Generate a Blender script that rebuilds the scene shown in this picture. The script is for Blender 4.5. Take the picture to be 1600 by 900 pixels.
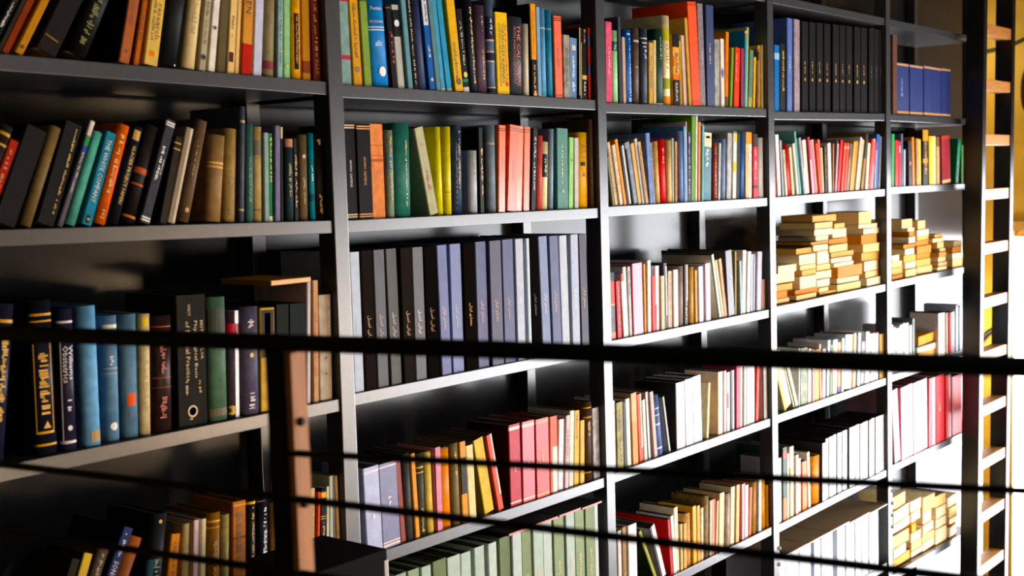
import bpy, math, random
from mathutils import Matrix, Vector
random.seed(7)
for o in list(bpy.data.objects): bpy.data.objects.remove(o)
SC = bpy.context.scene
COL = SC.collection
FZ = 2.6                                    # eye height above the ground floor
# ---------------------------------------------------------------- camera
CP = Vector((-1.9469, -2.0005, FZ)); FPX = 2000.0
CR = ((0.6216012, -0.7827998, -0.0289192), (0.0822274, 0.0284915, 0.9962062), (0.7790061, 0.6216210, -0.0820780))
cam_data = bpy.data.cameras.new('camera'); cam = bpy.data.objects.new('camera', cam_data); COL.objects.link(cam)
cam_data.sensor_width = 36.0; cam_data.lens = 36.0 * FPX / 1600.0
M = Matrix.Identity(4)
for i in range(3):
    M[i][0] = CR[0][i]; M[i][1] = CR[1][i]; M[i][2] = -CR[2][i]; M[i][3] = CP[i]
cam.matrix_world = M
cam_data.clip_start = 0.05
cam_data.dof.use_dof = True; cam_data.dof.focus_distance = 3.3; cam_data.dof.aperture_fstop = 5.0
SC.camera = cam
# ---------------------------------------------------------------- world, exposure
W = bpy.data.worlds.new('world'); SC.world = W; W.use_nodes = True
W.node_tree.nodes['Background'].inputs[0].default_value = (0.75, 0.85, 1.0, 1)
W.node_tree.nodes['Background'].inputs[1].default_value = 0.3
SC.view_settings.view_transform = 'Standard'; SC.view_settings.look = 'None'
SC.view_settings.gamma = 1.0; SC.view_settings.use_curve_mapping = False
SC.view_settings.exposure = 0.0
WINDOW_STRENGTH = 18.0
WARM_STRENGTH = 75.0
def lamp(name, kind, loc, energy, color, size=0.2, aim=None, size_y=None, spot=None):
    d = bpy.data.lights.new(name, kind); d.energy = energy; d.color = color
    if kind == 'AREA':
        d.size = size
        if size_y: d.shape = 'RECTANGLE'; d.size_y = size_y
    else: d.shadow_soft_size = size
    if spot: d.spot_size = spot; d.spot_blend = 0.6
    o = bpy.data.objects.new(name, d); COL.objects.link(o); o.location = loc
    if aim: o.rotation_euler = (Vector(aim) - Vector(loc)).to_track_quat('-Z', 'Y').to_euler()
    return o
lamp('upper_wall_fill', 'POINT', (5.2, 0.5, FZ + 0.6), 6, (1.0, 0.88, 0.66), 0.12)  # added fill with no visible source, brightens the upper yellow wall
lamp('lower_wall_fill', 'POINT', (5.2, 0.5, FZ - 1.0), 15, (1.0, 0.95, 0.85), 0.12)  # second added fill, for the lower part of the yellow wall
lamp('warm_fill', 'AREA', (0.9, -3.9, FZ - 1.75), 48, (1.0, 0.70, 0.42), 0.5, (-0.4, 0, FZ - 0.9))  # added warm fill for the lower left books, no lamp stands there
lamp('overhead_fill', 'AREA', (0.6, -3.6, FZ + 1.45), 62, (1.0, 0.97, 0.94), 2.2, (0.6, -3.0, 0))  # added overhead fill that lifts the dark shelf interiors
# ---------------------------------------------------------------- helpers
def hexc(h):
    h = h.lstrip('#'); out = []
    for i in (0, 2, 4):
        v = int(h[i:i+2], 16) / 255.0
        out.append(v / 12.92 if v <= 0.04045 else ((v + 0.055) / 1.055) ** 2.4)
    return (out[0], out[1], out[2], 1)
MATS = {}
def vivid(c, k=1.13):                      # inks and cloths are a little more saturated than the survey swatches
    l = 0.3 * c[0] + 0.59 * c[1] + 0.11 * c[2]
    if l < 0.03: return tuple(v * 0.6 + 0.001 for v in c[:3]) + (1,)
    return tuple(max(0.0, min(1.0, l + (v - l) * k)) for v in c[:3]) + (1,)
def mat(h, rough=0.45, spec=0.5, noise=0.25, scale=35.0, emit=0.0, stretch=(1, 1, 1), bump=0.0):
    key = (h, rough, spec, noise, scale, emit, stretch, bump)
    if key in MATS: return MATS[key]
    m = bpy.data.materials.new('material_' + h); m.use_nodes = True
    nt = m.node_tree; b = nt.nodes['Principled BSDF']; c = hexc(h) if emit else vivid(hexc(h))
    b.inputs['Roughness'].default_value = rough
    b.inputs['Specular IOR Level'].default_value = spec
    if emit:
        b.inputs['Base Color'].default_value = (0.8, 0.8, 0.8, 1)
        b.inputs['Emission Color'].default_value = c; b.inputs['Emission Strength'].default_value = emit
    else:
        tc = nt.nodes.new('ShaderNodeTexCoord'); mp = nt.nodes.new('ShaderNodeMapping'); mp.inputs['Scale'].default_value = stretch
        n = nt.nodes.new('ShaderNodeTexNoise'); n.inputs['Scale'].default_value = scale; n.inputs['Detail'].default_value = 5
        oi = nt.nodes.new('ShaderNodeObjectInfo'); ad = nt.nodes.new('ShaderNodeVectorMath'); ad.operation = 'ADD'
        mu = nt.nodes.new('ShaderNodeMath'); mu.operation = 'MULTIPLY'; mu.inputs[1].default_value = 17.0
        nt.links.new(oi.outputs['Random'], mu.inputs[0])
        nt.links.new(tc.outputs['Object'], mp.inputs[0]); nt.links.new(mp.outputs[0], ad.inputs[0]); nt.links.new(mu.outputs[0], ad.inputs[1])
        nt.links.new(ad.outputs[0], n.inputs['Vector'])
        r = nt.nodes.new('ShaderNodeMapRange'); r.inputs[1].default_value = 0.3; r.inputs[2].default_value = 0.7
        r.inputs[3].default_value = 1.0 - noise; r.inputs[4].default_value = 1.0 + noise * 0.35
        nt.links.new(n.outputs['Fac'], r.inputs[0])
        mx = nt.nodes.new('ShaderNodeMix'); mx.data_type = 'RGBA'; mx.blend_type = 'MULTIPLY'; mx.inputs['Factor'].default_value = 1.0
        mx.inputs['A'].default_value = c
        nt.links.new(r.outputs[0], mx.inputs['B']); nt.links.new(mx.outputs['Result'], b.inputs['Base Color'])
        if bump:
            bp = nt.nodes.new('ShaderNodeBump'); bp.inputs['Strength'].default_value = bump; bp.inputs['Distance'].default_value = 0.001
            nt.links.new(n.outputs['Fac'], bp.inputs['Height']); nt.links.new(bp.outputs[0], b.inputs['Normal'])
    MATS[key] = m
    return m
def mesh(name, vs, fs, mats, idx=None, smooth=None):
    me = bpy.data.meshes.new(name); me.from_pydata([tuple(v) for v in vs], [], fs)
    for m in (mats if isinstance(mats, (list, tuple)) else [mats]): me.materials.append(m)
    if idx: me.polygons.foreach_set('material_index', idx)
    if smooth: me.polygons.foreach_set('use_smooth', smooth)
    me.update()
    return me
def link(name, me, parent=None, mw=None):
    o = bpy.data.objects.new(name, me); COL.objects.link(o)
    if parent: o.parent = parent
    if mw is not None: o.matrix_world = mw
    return o
def empty(name, loc):
    o = bpy.data.objects.new(name, None); COL.objects.link(o); o.location = loc; o.empty_display_size = 0.05
    return o
def tag(o, label=None, cat=None, group=None, kind=None):
    if label: o['label'] = label
    if cat: o['category'] = cat
    if group: o['group'] = group
    if kind: o['kind'] = kind
    return o
BOXF = [(0, 3, 2, 1), (4, 5, 6, 7), (0, 1, 5, 4), (1, 2, 6, 5), (2, 3, 7, 6), (3, 0, 4, 7)]
def boxv(x0, x1, y0, y1, z0, z1):
    return [(x0, y0, z0), (x1, y0, z0), (x1, y1, z0), (x0, y1, z0), (x0, y0, z1), (x1, y0, z1), (x1, y1, z1), (x0, y1, z1)]
def bevel_box(name, vs, m, w=0.0015):
    """box from 8 corners with real bevelled edges"""
    import bmesh
    bm = bmesh.new(); bv = [bm.verts.new(v) for v in vs]
    for f in BOXF: bm.faces.new([bv[i] for i in f])
    if w: bmesh.ops.bevel(bm, geom=list(bm.edges), offset=w, segments=2, profile=0.6, affect='EDGES')
    me = bpy.data.meshes.new(name); bm.to_mesh(me); bm.free(); me.materials.append(m)
    return me
def box(name, x0, x1, y0, y1, z0, z1, m, parent=None, w=0.0015):
    """bevelled box whose origin is its base centre"""
    cx, cy = (x0 + x1) / 2, (y0 + y1) / 2
    me = bevel_box(name, boxv(x0 - cx, x1 - cx, y0 - cy, y1 - cy, 0, z1 - z0), m, w)
    o = link(name, me); o.location = (cx, cy, z0)
    if parent:
        o.parent = parent; o.location = Vector((cx, cy, z0)) - parent.location
    return o
def tube(name, a, b, r, m, parent=None, n=16):
    a, b = Vector(a), Vector(b); d = (b - a); L = d.length; q = d.to_track_quat('Z', 'Y')
    vs = []; fs = []; e = r * 0.25
    rings = [(0, r - e), (e, r), (L - e, r), (L, r - e)]
    for z, rr in rings:
        for k in range(n):
            t = 2 * math.pi * k / n; vs.append((rr * math.cos(t), rr * math.sin(t), z))
    for i in range(3):
        for k in range(n): fs.append((i * n + k, i * n + (k + 1) % n, (i + 1) * n + (k + 1) % n, (i + 1) * n + k))
    sm = [True] * len(fs)
    fs += [tuple(range(n - 1, -1, -1)), tuple(range(3 * n, 4 * n))]; sm += [False, False]
    me = mesh(name, vs, fs, m, None, sm)
    o = link(name, me); o.rotation_mode = 'QUATERNION'; o.rotation_quaternion = q; o.location = a
    if parent: o.parent = parent; o.location = a - parent.location
    return o
# reference frame of the survey: where the line of sight through a point meets the plane of the book spines
def ray(x, y):
    a, b = (x - 800) / FPX, -(y - 450) / FPX
    return Vector([a * CR[0][i] + b * CR[1][i] + CR[2][i] for i in range(3)])
def on_plane(x, y, Y=0.0):
    d = ray(x, y); return CP + d * ((Y - CP.y) / d.y)
def x_at(px, z, Y=0.0):
    a = (px - 800) / FPX; n = [CR[0][i] - a * CR[2][i] for i in range(3)]
    return CP.x - (n[1] * (Y - CP.y) + n[2] * (z - CP.z)) / n[0]
# ---------------------------------------------------------------- the room
def plane_box(name, x0, x1, y0, y1, z0, z1, m): 
    return tag(box(name, x0, x1, y0, y1, z0, z1, m, None, 0), kind='structure')
m_floor = mat('5c4632', 0.5, 0.3, 0.35, 6.0, 0.0, (1, 8, 1))
m_dim = mat('6c675e', 0.8, 0.2, 0.15, 3.0)
m_yellow = mat('d6b25c', 0.75, 0.2, 0.18, 5.0)
m_ceil = mat('5c5852', 0.9, 0.1, 0.1, 3.0)
XR = 5.6
plane_box('floor', -4.2, XR + 0.3, -6.6, 0.95, -0.1, 0, m_floor)
plane_box('ceiling', -4.2, XR + 0.3, -6.6, 0.95, FZ + 1.5, FZ + 1.6, m_ceil)
plane_box('wall_back', -4.2, XR + 0.3, 0.85, 0.95, 0, FZ + 1.5, m_yellow)
plane_box('wall_left', -4.3, -4.2, -6.6, 0.95, 0, FZ + 1.5, m_dim)
# front wall, with an opening for an added warm glow framed like a window
m_slate = mat('35322e', 0.9, 0.05, 0.15, 3.0)
FX0, FX1, FT, FS = 4.3, 5.5, FZ - 1.0, 0.8
plane_box('wall_front', -4.2, FX0, -6.7, -6.6, 0, FZ + 1.5, m_slate)
plane_box('wall_front', FX1, XR + 0.3, -6.7, -6.6, 0, FZ + 1.5, m_dim)
plane_box('wall_front', FX0, FX1, -6.7, -6.6, 0, FS, m_dim)
plane_box('wall_front', FX0, FX1, -6.7, -6.6, FT, FZ + 1.5, m_dim)
w3 = tag(empty('fill_glow', ((FX0 + FX1) / 2, -6.65, 0)), kind='structure')
box('pane', FX0 + .001, FX1 - .001, -6.68, -6.66, FS + 0.041, FT - 0.041, mat('ffd6a4', 0.3, 0.5, 0, 1, WARM_STRENGTH), w3, 0)  # added glowing sheet that brightens the left bays
box('window_sill', FX0, FX1, -6.68, -6.56, FS + 0.001, FS + 0.04, mat('c9a468', 0.5, 0.4, 0.15, 8.0), w3)  # part of the added glow's frame, no real sill
box('window_head', FX0, FX1, -6.68, -6.56, FT - 0.04, FT, mat('c9a468', 0.5, 0.4, 0.15, 8.0), w3)  # part of the added glow's frame, no real window head
for k in range(4):
    xx = FX0 + 0.02 + (FX1 - FX0 - 0.04) * k / 3
    box('window_post', xx - 0.018, xx + 0.018, -6.65, -6.61, FS + 0.041, FT - 0.041, mat('c9a468', 0.5, 0.4, 0.15, 8.0), w3)  # part of the added glow's frame, no real post
# right wall: pieces round a wide shop window and a narrow glazed door
WY0, WY1, WT = -5.9, -0.42, FZ - 0.03
DY0, DY1, DT = -0.30, 0.33, FZ - 0.355
m_jamb = mat('c9a468', 0.5, 0.4, 0.15, 8.0)
m_pane = mat('f4f8ff', 0.3, 0.5, 0, 1, WINDOW_STRENGTH)
plane_box('wall_right', XR, XR + 0.2, -6.6, WY0, 0, FZ + 1.5, m_dim)
plane_box('wall_right', XR, XR + 0.2, DY1, 0.85, 0, FZ + 1.5, m_yellow)
plane_box('wall_right', XR, XR + 0.2, WY1, DY0, 0, FZ + 1.5, m_yellow)
plane_box('wall_right', XR, XR + 0.2, WY0, WY1, WT, FZ + 1.5, m_dim)
plane_box('wall_right', XR, XR + 0.2, DY0, DY1, DT, FZ + 1.5, m_yellow)
def glazing(name, y0, y1, z1, nmull, px=0.10):
    r = tag(empty(name, (XR + 0.1, (y0 + y1) / 2, 0)), kind='structure')
    box('pane', XR + px, XR + px + 0.02, y0 + 0.001, y1 - 0.001, 0.041, z1 - 0.041, m_pane, r, 0)
    box('window_sill', XR + px - 0.001, XR + 0.18, y0, y1, 0.001, 0.04, m_jamb, r)
    box('window_head', XR + px - 0.001, XR + 0.18, y0, y1, z1 - 0.04, z1, m_jamb, r)
    for k in range(nmull + 1 if px > 0.05 else 0):
        y = y0 + 0.02 + (y1 - y0 - 0.04) * k / nmull
        box('window_post', XR + 0.05, XR + 0.09, y - 0.018, y + 0.018, 0.041, z1 - 0.041, m_jamb, r)
    return r
glazing('window_1', WY0, WY1, WT, 4)
glazing('window_2', DY0, DY1, DT, 1, 0.003)
plane_box('light_baffle', XR - 0.85, XR - 0.001, WY0, WY1, WT + 0.02, WT + 0.08, m_dim)  # unseen slab added to keep window light off the upper shelves
plane_box('trim_1', XR - 0.03, XR, DY1 - 0.012, DY1 + 0.02, 0, DT, m_jamb)
plane_box('trim_2', XR - 0.03, XR, DY0 - 0.06, DY1 + 0.03, DT, DT + 0.05, m_jamb)
# cable and hose on the yellow wall
m_black = mat('0b0b0c', 0.42, 0.5, 0.2, 40.0)
def cable(name, pts, r, m, label):
    cu = bpy.data.curves.new(name, 'CURVE'); cu.dimensions = '3D'; cu.bevel_depth = r; cu.bevel_resolution = 2
    sp = cu.splines.new('BEZIER'); sp.bezier_points.add(len(pts) - 1)
    for b, p in zip(sp.bezier_points, pts): b.co = p; b.handle_left_type = b.handle_right_type = 'AUTO'
    t = bpy.data.objects.new(name, cu); COL.objects.link(t)
    me = bpy.data.meshes.new_from_object(t.evaluated_get(bpy.context.evaluated_depsgraph_get())); bpy.data.objects.remove(t)
    me.materials.clear(); me.materials.append(m)
    return tag(link(name, me), label, 'cable')
cable('cable', [(XR - 0.012, 0.84, FZ + 0.66), (XR - 0.012, 0.6, FZ + 0.665), (XR - 0.012, 0.36, FZ + 0.69), (XR - 0.012, 0.1, FZ + 0.80)], 0.011, m_black, 'thin black cable running along the yellow wall behind the ladder top')
cable('cable', [(XR - 0.012, 0.14, FZ + 0.67), (XR - 0.012, 0.24, FZ + 0.58), (XR - 0.012, 0.275, FZ + 0.42), (XR - 0.012, 0.24, FZ + 0.30), (XR - 0.012, 0.12, FZ + 0.24)], 0.010, m_black, 'looped black cable hanging on the yellow wall right of the ladder')
cable('cable', [(XR - 0.02, 0.56, FZ - 1.15), (XR - 0.02, 0.50, FZ - 1.0), (XR - 0.02, 0.42, FZ - 0.93), (XR - 0.02, 0.36, FZ - 0.92)], 0.016, m_black, 'curved black hose low on the yellow wall behind the ladder rungs')
# mezzanine the photographer stands on
m_slab = mat('221d1a', 0.7, 0.3, 0.2, 5.0)
plane_box('floor_mezzanine', -4.2, -0.74, -6.6, -0.30, FZ - 1.32, FZ - 1.22, m_slab)
# ---------------------------------------------------------------- the bookcase
GLOSS = mat('38383a', 0.26, 0.55, 0.1, 60.0, 0.0, (1, 1, 1), 0.05)
GLOSS2 = mat('303032', 0.17, 0.22, 0.1, 25.0)
DEP = 0.27; PW = 0.042; ST = 0.028
SHZ = {'G': [(.60, .60)] * 5, 'H': [(1.0, 1.0)] * 5,
 'A': [(.243, .2235), (.220, .218), (.212, .222), (.213, .229), (.228, .228)],
 'B': [(-.050, -.070), (-.071, -.076), (-.074, -.075), (-.075, -.067), (-.061, -.064)],
 'C': [(-.450, -.455), (-.450, -.456), (-.449, -.452), (-.448, -.446), (-.442, -.441)],
 'D': [(-.823, -.823), (-.819, -.829), (-.826, -.824), (-.822, -.823), (-.820, -.820)],
 'E': [(-1.2, -1.2), (-1.2, -1.202), (-1.204, -1.201), (-1.206, -1.197), (-1.192, -1.2)],
 'F': [(-1.58, -1.58), (-1.58, -1.58), (-1.58, -1.58), (-1.58, -1.58), (-1.645, -1.672)],
 'P': [(-2.1, -2.1)] * 5, 'Q': [(-2.5, -2.5)] * 5}
def shelf_z(r, bay, X):
    a, b = SHZ[r][bay]; t = X - (bay - 1)
    return FZ + a + (b - a) * t
case = tag(empty('bookcase', (1.5, 0.13, 0)), 'tall black bookcase of five open bays covering the whole wall', 'bookcase')
for k in range(-1, 5):
    box('upright', k - PW, k, 0, 0.05, 0, FZ + 1.25, GLOSS, case, 0.002)
    box('rear_post', k - PW, k - 0.002, DEP, DEP + 0.04, 0, FZ + 1.25, GLOSS, case, 0.002)
for bay in range(5):
    x0, x1 = bay - 1, bay - PW
    for r, zz in SHZ.items():
        a, b = FZ + zz[bay][0], FZ + zz[bay][1]
        x0s, x1s = x0 + 0.0005, x1 - 0.0005
        vs = boxv(x0s, x1s, 0.005, DEP - 0.001, 0, 0)
        cx, cy = (x0s + x1s) / 2, DEP / 2
        zc = min(a, b) - ST
        vv = [(v[0] - cx, v[1] - cy, (shelf_z(r, bay, v[0]) - (ST if i < 4 else 0)) - zc) for i, v in enumerate(vs)]
        o = link('shelf', bevel_box('shelf', vv, GLOSS, 0.0015)); o.parent = case
        o.location = Vector((cx, cy, zc)) - case.location
    box('back_panel', x0 - PW + 0.0005 + (0 if bay else PW), (x1 + PW - 0.0005 if bay < 4 else 5.04), DEP + 0.042, DEP + 0.052, 0, FZ + 1.25, GLOSS2, case, 0.001)
# adjustable-shelf pegs on the lower right uprights
def peg(X, z):
    r = tube('shelf_peg', (X, 0.02, FZ + z), (X + 0.022, -0.004, FZ + z - 0.002), 0.008, m_chrome, case, 10); return r
m_chrome = mat('8b8d92', 0.2, 0.8, 0.1, 20.0)
for px, ys in ((1213.5, (858, 883)), (1391.5, (768, 787, 806, 824))):
    for y in ys:
        p = on_plane(px, y); peg(p.x, p.z - FZ)
# ---------------------------------------------------------------- ladder
m_wood = mat('b9814c', 0.42, 0.5, 0.3, 14.0, 0.0, (1, 12, 12))
m_stile = mat('0d0c0c', 0.33, 0.6, 0.25, 30.0)
lad = tag(empty('ladder', (3.99, -0.06, 0)), 'black ladder with wooden rungs leaning at the right end of the bookcase', 'ladder')
def slant(name, xb0, xb1, xt0, xt1, y0, y1, z0, z1, m, parent):
    vs = [(xb0, y0, z0), (xb1, y0, z0), (xb1, y1, z0), (xb0, y1, z0), (xt0, y0, z1), (xt1, y0, z1), (xt1, y1, z1), (xt0, y1, z1)]
    c = parent.location
    o = link(name, bevel_box(name, [tuple(Vector(v) - c) for v in vs], m, 0.003)); o.parent = parent
    return o
def lx(z, side): return (3.783 if side == 0 else 4.175) + 0.035 * (z - FZ + 0.67)
for s in (0, 1):
    slant('stile', lx(0, s) - 0.022, lx(0, s) + 0.022, lx(FZ + 0.95, s) - 0.022, lx(FZ + 0.95, s) + 0.022, -0.10, -0.022, 0, FZ + 0.95, m_stile, lad)
z = FZ + 0.862
while z > 0.2:
    slant('rung', lx(z, 0) + 0.0225, lx(z, 1) - 0.0225, lx(z, 0) + 0.0235, lx(z, 1) - 0.0225, -0.094, -0.030, z - 0.027, z + 0.022, m_wood, lad)
    z -= 0.2435
# ---------------------------------------------------------------- railing on the mezzanine
m_rail = mat('0a0a0b', 0.6, 0.08, 0.2, 30.0)
m_batten = mat('9c6430', 0.6, 0.12, 0.35, 10.0, 0.0, (10, 10, 1))
RA = Vector((-1.10279, -0.50646, FZ)); RB = Vector((-0.79556, -1.65513, FZ)); RD = (RB - RA).normalized()
rail = tag(empty('railing', (RA.x, RA.y, FZ - 1.22)), 'black steel railing with a bolted wooden post in front of the shelves', 'railing')
def rp(t, dz): return RA + RD * t + Vector((0, 0, dz))
LR = (RB - RA).length
tube('handrail', rp(-0.30, -0.168), rp(LR + 0.5, -0.177), 0.0098, m_rail, rail, 20)
PX = on_plane  # short hand
def rail_point(px):                    # where the sight line at column px crosses the railing's upright plane
    n = RD.cross(Vector((0, 0, 1))); d = ray(px, 450); t = (RA - CP).dot(n) / d.dot(n)
    return (CP + d * t - RA).dot(RD)
tp = rail_point(441)
def bar(ta, da, tb, db, t0, t1, r):       # a bar through two surveyed points, running from t0 to t1
    k = (db - da) / (tb - ta); tube('rail_bar', rp(t0, da + k * (t0 - ta)), rp(t1, da + k * (t1 - ta)), r, m_rail, rail, 12)
T5, T12, T16 = rail_point(520), rail_point(1211), rail_point(1600)
bar(T5, -0.2955, T16, -0.2855, tp, LR + 0.5, 0.0042)
bar(T5, -0.3505, T12, -0.3645, -0.30, LR + 0.5, 0.0046)
bar(T5, -0.436, T12, -0.448, -0.30, LR + 0.5, 0.0046)
bar(T5, -0.54, T12, -0.55, -0.30, LR + 0.5, 0.0046)
bar(T5, -0.64, T12, -0.65, -0.30, LR + 0.5, 0.0046)
def oriented(name, t0, t1, u0, u1, z0, z1, m, parent, w=0.001):
    N = Vector((-RD.y, RD.x, 0))
    if N.x < 0: N = -N
    vs = [RA + RD * t + N * u + Vector((0, 0, zz)) - parent.location for zz in (z0, z1) for (t, u) in ((t0, u0), (t1, u0), (t1, u1), (t0, u1))]
    if RD.cross(N).z < 0: vs = [vs[i] for i in (3, 2, 1, 0, 7, 6, 5, 4)]
    o = link(name, bevel_box(name, vs, m, w)); o.parent = parent
    return o
oriented('post', tp - 0.024, tp, -0.005, 0.022, -1.22, -0.181, m_rail, rail)
oriented('post_batten', tp + 0.0005, tp + 0.009, -0.003, 0.0275, -1.22, -0.183, m_batten, rail)
N_ = Vector((-RD.y, RD.x, 0)); N_ = N_ if N_.x > 0 else -N_
for dz in (-0.262, -0.356):
    b = rp(tp + 0.0085, dz) + N_ * 0.010
    tube('bolt', b, b + RD * 0.006, 0.0052, m_rail, rail, 6)
# dark cabinet whose corner shows at the foot of the picture
m_cab = mat('0b0a0a', 0.85, 0.08, 0.2, 20.0)
cab = tag(empty('cabinet', (-0.27, -0.16, 0)), 'black cabinet corner low in front of the second shelf upright', 'cabinet')
box('carcass', -0.37, -0.182, -0.25, -0.075, 0, FZ - 0.735, m_cab, cab, 0.003)
box('cabinet_top', -0.375, -0.178, -0.255, -0.07, FZ - 0.7345, FZ - 0.711, m_cab, cab, 0.003)
box('side_panel', -0.1815, -0.170, -0.25, -0.075, 0, FZ - 0.735, mat('9a8f92', 0.35, 0.6, 0.1, 20.0), cab, 0.002)  # pale colour stands for the light on this edge
# ---------------------------------------------------------------- books: builder
PAGE = mat('e3d2ae', 0.8, 0.2, 0.3, 6.0, 0.0, (300, 1, 1))
PAGEW = mat('efe6d3', 0.8, 0.2, 0.25, 6.0, 0.0, (300, 1, 1))
TOP_SHADE = mat('3a2f26', 0.9, 0.05, 0.4, 25.0)     # shade on the page-block tops, put in as dark brown
FONTC = {}
def text_geo(s):
    """triangles of a line of lettering, scaled to height 1, starting at u=0"""
    if s in FONTC: return FONTC[s]
    cu = bpy.data.curves.new('lettering', 'FONT'); cu.body = s; cu.resolution_u = 1
    ob = bpy.data.objects.new('lettering', cu); COL.objects.link(ob)
    me = bpy.data.meshes.new_from_object(ob.evaluated_get(bpy.context.evaluated_depsgraph_get()))
    vs = [(v.co.x, v.co.y) for v in me.vertices]; fs = [tuple(p.vertices) for p in me.polygons]
    bpy.data.objects.remove(ob); bpy.data.curves.remove(cu); bpy.data.meshes.remove(me)
    if not vs: vs, fs = [(0, 0), (1, 0), (1, 1)], [(0, 1, 2)]
    u0 = min(v[0] for v in vs); u1 = max(v[0] for v in vs); v0 = min(v[1] for v in vs); v1 = max(v[1] for v in vs)
    k = 1.0 / max(v1 - v0, 1e-6)
    FONTC[s] = ([((a - u0) * k, (b - v0) * k) for a, b in vs], fs, (u1 - u0) * k)
    return FONTC[s]
class Spine:
    def __init__(s, w, rnd):
        s.w = w; s.b = min(w * 0.30, 0.010) if rnd else 0.0
        s.n = 7 if rnd else 3
        c = min(0.0019, w * 0.18)
        if rnd: s.pts = [(w / 2 - w / 2 * math.cos(math.pi * i / s.n), s.b * (1 - math.sin(math.pi * i / s.n) ** 0.8)) for i in range(s.n + 1)]
        else: s.pts = [(0, c), (c, 0), (w - c, 0), (w, c)]
    def y(s, x):
        for (a, ya), (b, yb) in zip(s.pts, s.pts[1:]):
            if x <= b + 1e-9: return ya + (yb - ya) * (x - a) / max(b - a, 1e-9)
        return s.pts[-1][1]
def cover_mesh(sp, d, h, t, rnd, m):
    o = [(0, d)] + sp.pts + [(sp.w, d)]
    k = max(0.0, (sp.w - 2 * t) / sp.w)
    i_ = [(t, d)] + [(t + x * k, y + t) for x, y in sp.pts] + [(sp.w - t, d)]
    n = len(o); vs = [(x, y, 0) for x, y in o + i_] + [(x, y, h) for x, y in o + i_]; N = 2 * n
    fs = []; sm = []
    for a in range(n - 1):
        fs.append((a, a + 1, N + a + 1, N + a)); sm.append(rnd and 0 < a < n - 2)
        fs.append((n + a + 1, n + a, N + n + a, N + n + a + 1)); sm.append(False)
        fs.append((a + 1, a, n + a, n + a + 1)); sm.append(False)
        fs.append((N + a, N + a + 1, N + n + a + 1, N + n + a)); sm.append(False)
    fs += [(n, 0, N, N + n), (n - 1, 2 * n - 1, N + 2 * n - 1, N + n - 1)]; sm += [False, False]
    return mesh('cover', vs, fs, m, None, sm)
def band_mesh(sp, z0, z1, m, xa=0.0, xb=1.0, off=0.0004):
    xs = [x for x, _ in sp.pts if xa * sp.w < x < xb * sp.w]
    xs = [xa * sp.w] + xs + [xb * sp.w]
    vs = []; fs = []
    for x in xs:
        y = sp.y(x) - off
        vs += [(x, y, z0), (x, y, z1), (x, y + off * 0.9, z0), (x, y + off * 0.9, z1)]
    for i in range(len(xs) - 1):
        a = 4 * i; fs += [(a, a + 4, a + 5, a + 1), (a + 1, a + 5, a + 7, a + 3), (a + 4, a, a + 2, a + 6)]
    return mesh('spine_band', vs, fs, m)
def letter_mesh(sp, s, z0, z1, m, cx=0.5, frac=0.55, horiz=False, up=False):
    vs, fs, L = text_geo(s); w = sp.w
    if horiz:
        k = min(frac * w / L, (z1 - z0)); out = []
        for u, v in vs:
            x = cx * w + (u - L / 2) * k; out.append((x, sp.y(min(max(x, 0), w)) - 0.0009, z0 + v * k))
        return mesh('spine_lettering', out, fs, m)
    kv = frac * w; ku = (z1 - z0) / L
    if ku < kv * 0.75: kv = ku / 0.75
    if ku > kv * 1.5: ku = kv * 1.5
    zc = (z0 + z1) / 2; out = []
    for u, v in vs:
        x = cx * w + (v - 0.5) * kv * (-1 if up else 1); x = min(max(x, 0.0003), w - 0.0003)
        out.append((x, sp.y(x) - 0.0009, zc - (u - L / 2) * ku * (-1 if up else 1)))
    return mesh('spine_lettering', out, fs, m)
def marks_mesh(sp, z0, z1, m, cx=0.5, frac=0.45):
    """worn gold tooling too faint to read: short dabs in a line down the spine"""
    w = sp.w; vs = []; fs = []; z = z1; s = frac * w
    while z > z0 + 0.002:
        L = random.uniform(0.0016, 0.0040)
        if random.random() < 0.16: z -= 0.004; continue
        x0 = cx * w - s / 2 + random.uniform(0, s * 0.35); x1 = cx * w + s / 2 - random.uniform(0, s * 0.35)
        if random.random() < 0.35: x1 = (x0 + x1) / 2
        a = len(vs); x0 = max(x0, 0.0004); x1 = min(x1, w - 0.0004)
        for x, zz in ((x0, z), (x1, z), (x1, z - L), (x0, z - L)): vs.append((x, sp.y(x) - 0.0009, zz))
        fs.append((a + 3, a + 2, a + 1, a)); z -= L + random.uniform(0.0007, 0.0018)
    if not vs: return None
    return mesh('spine_lettering', vs, fs, m)
def ink(h, gold=False): return mat(h, 0.35 if gold else 0.6, 0.5, 0.15, 60.0)
BOOKS = []
NAME = {'H': ('hardback_book', 'hardback', 'hardback'), 'P': ('paperback_book', 'paperback', 'paperback'), 'V': ('bound_volume', 'volume', 'volume'), 'S': ('stacked_book', 'stacked book', 'stacked book')}
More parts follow.
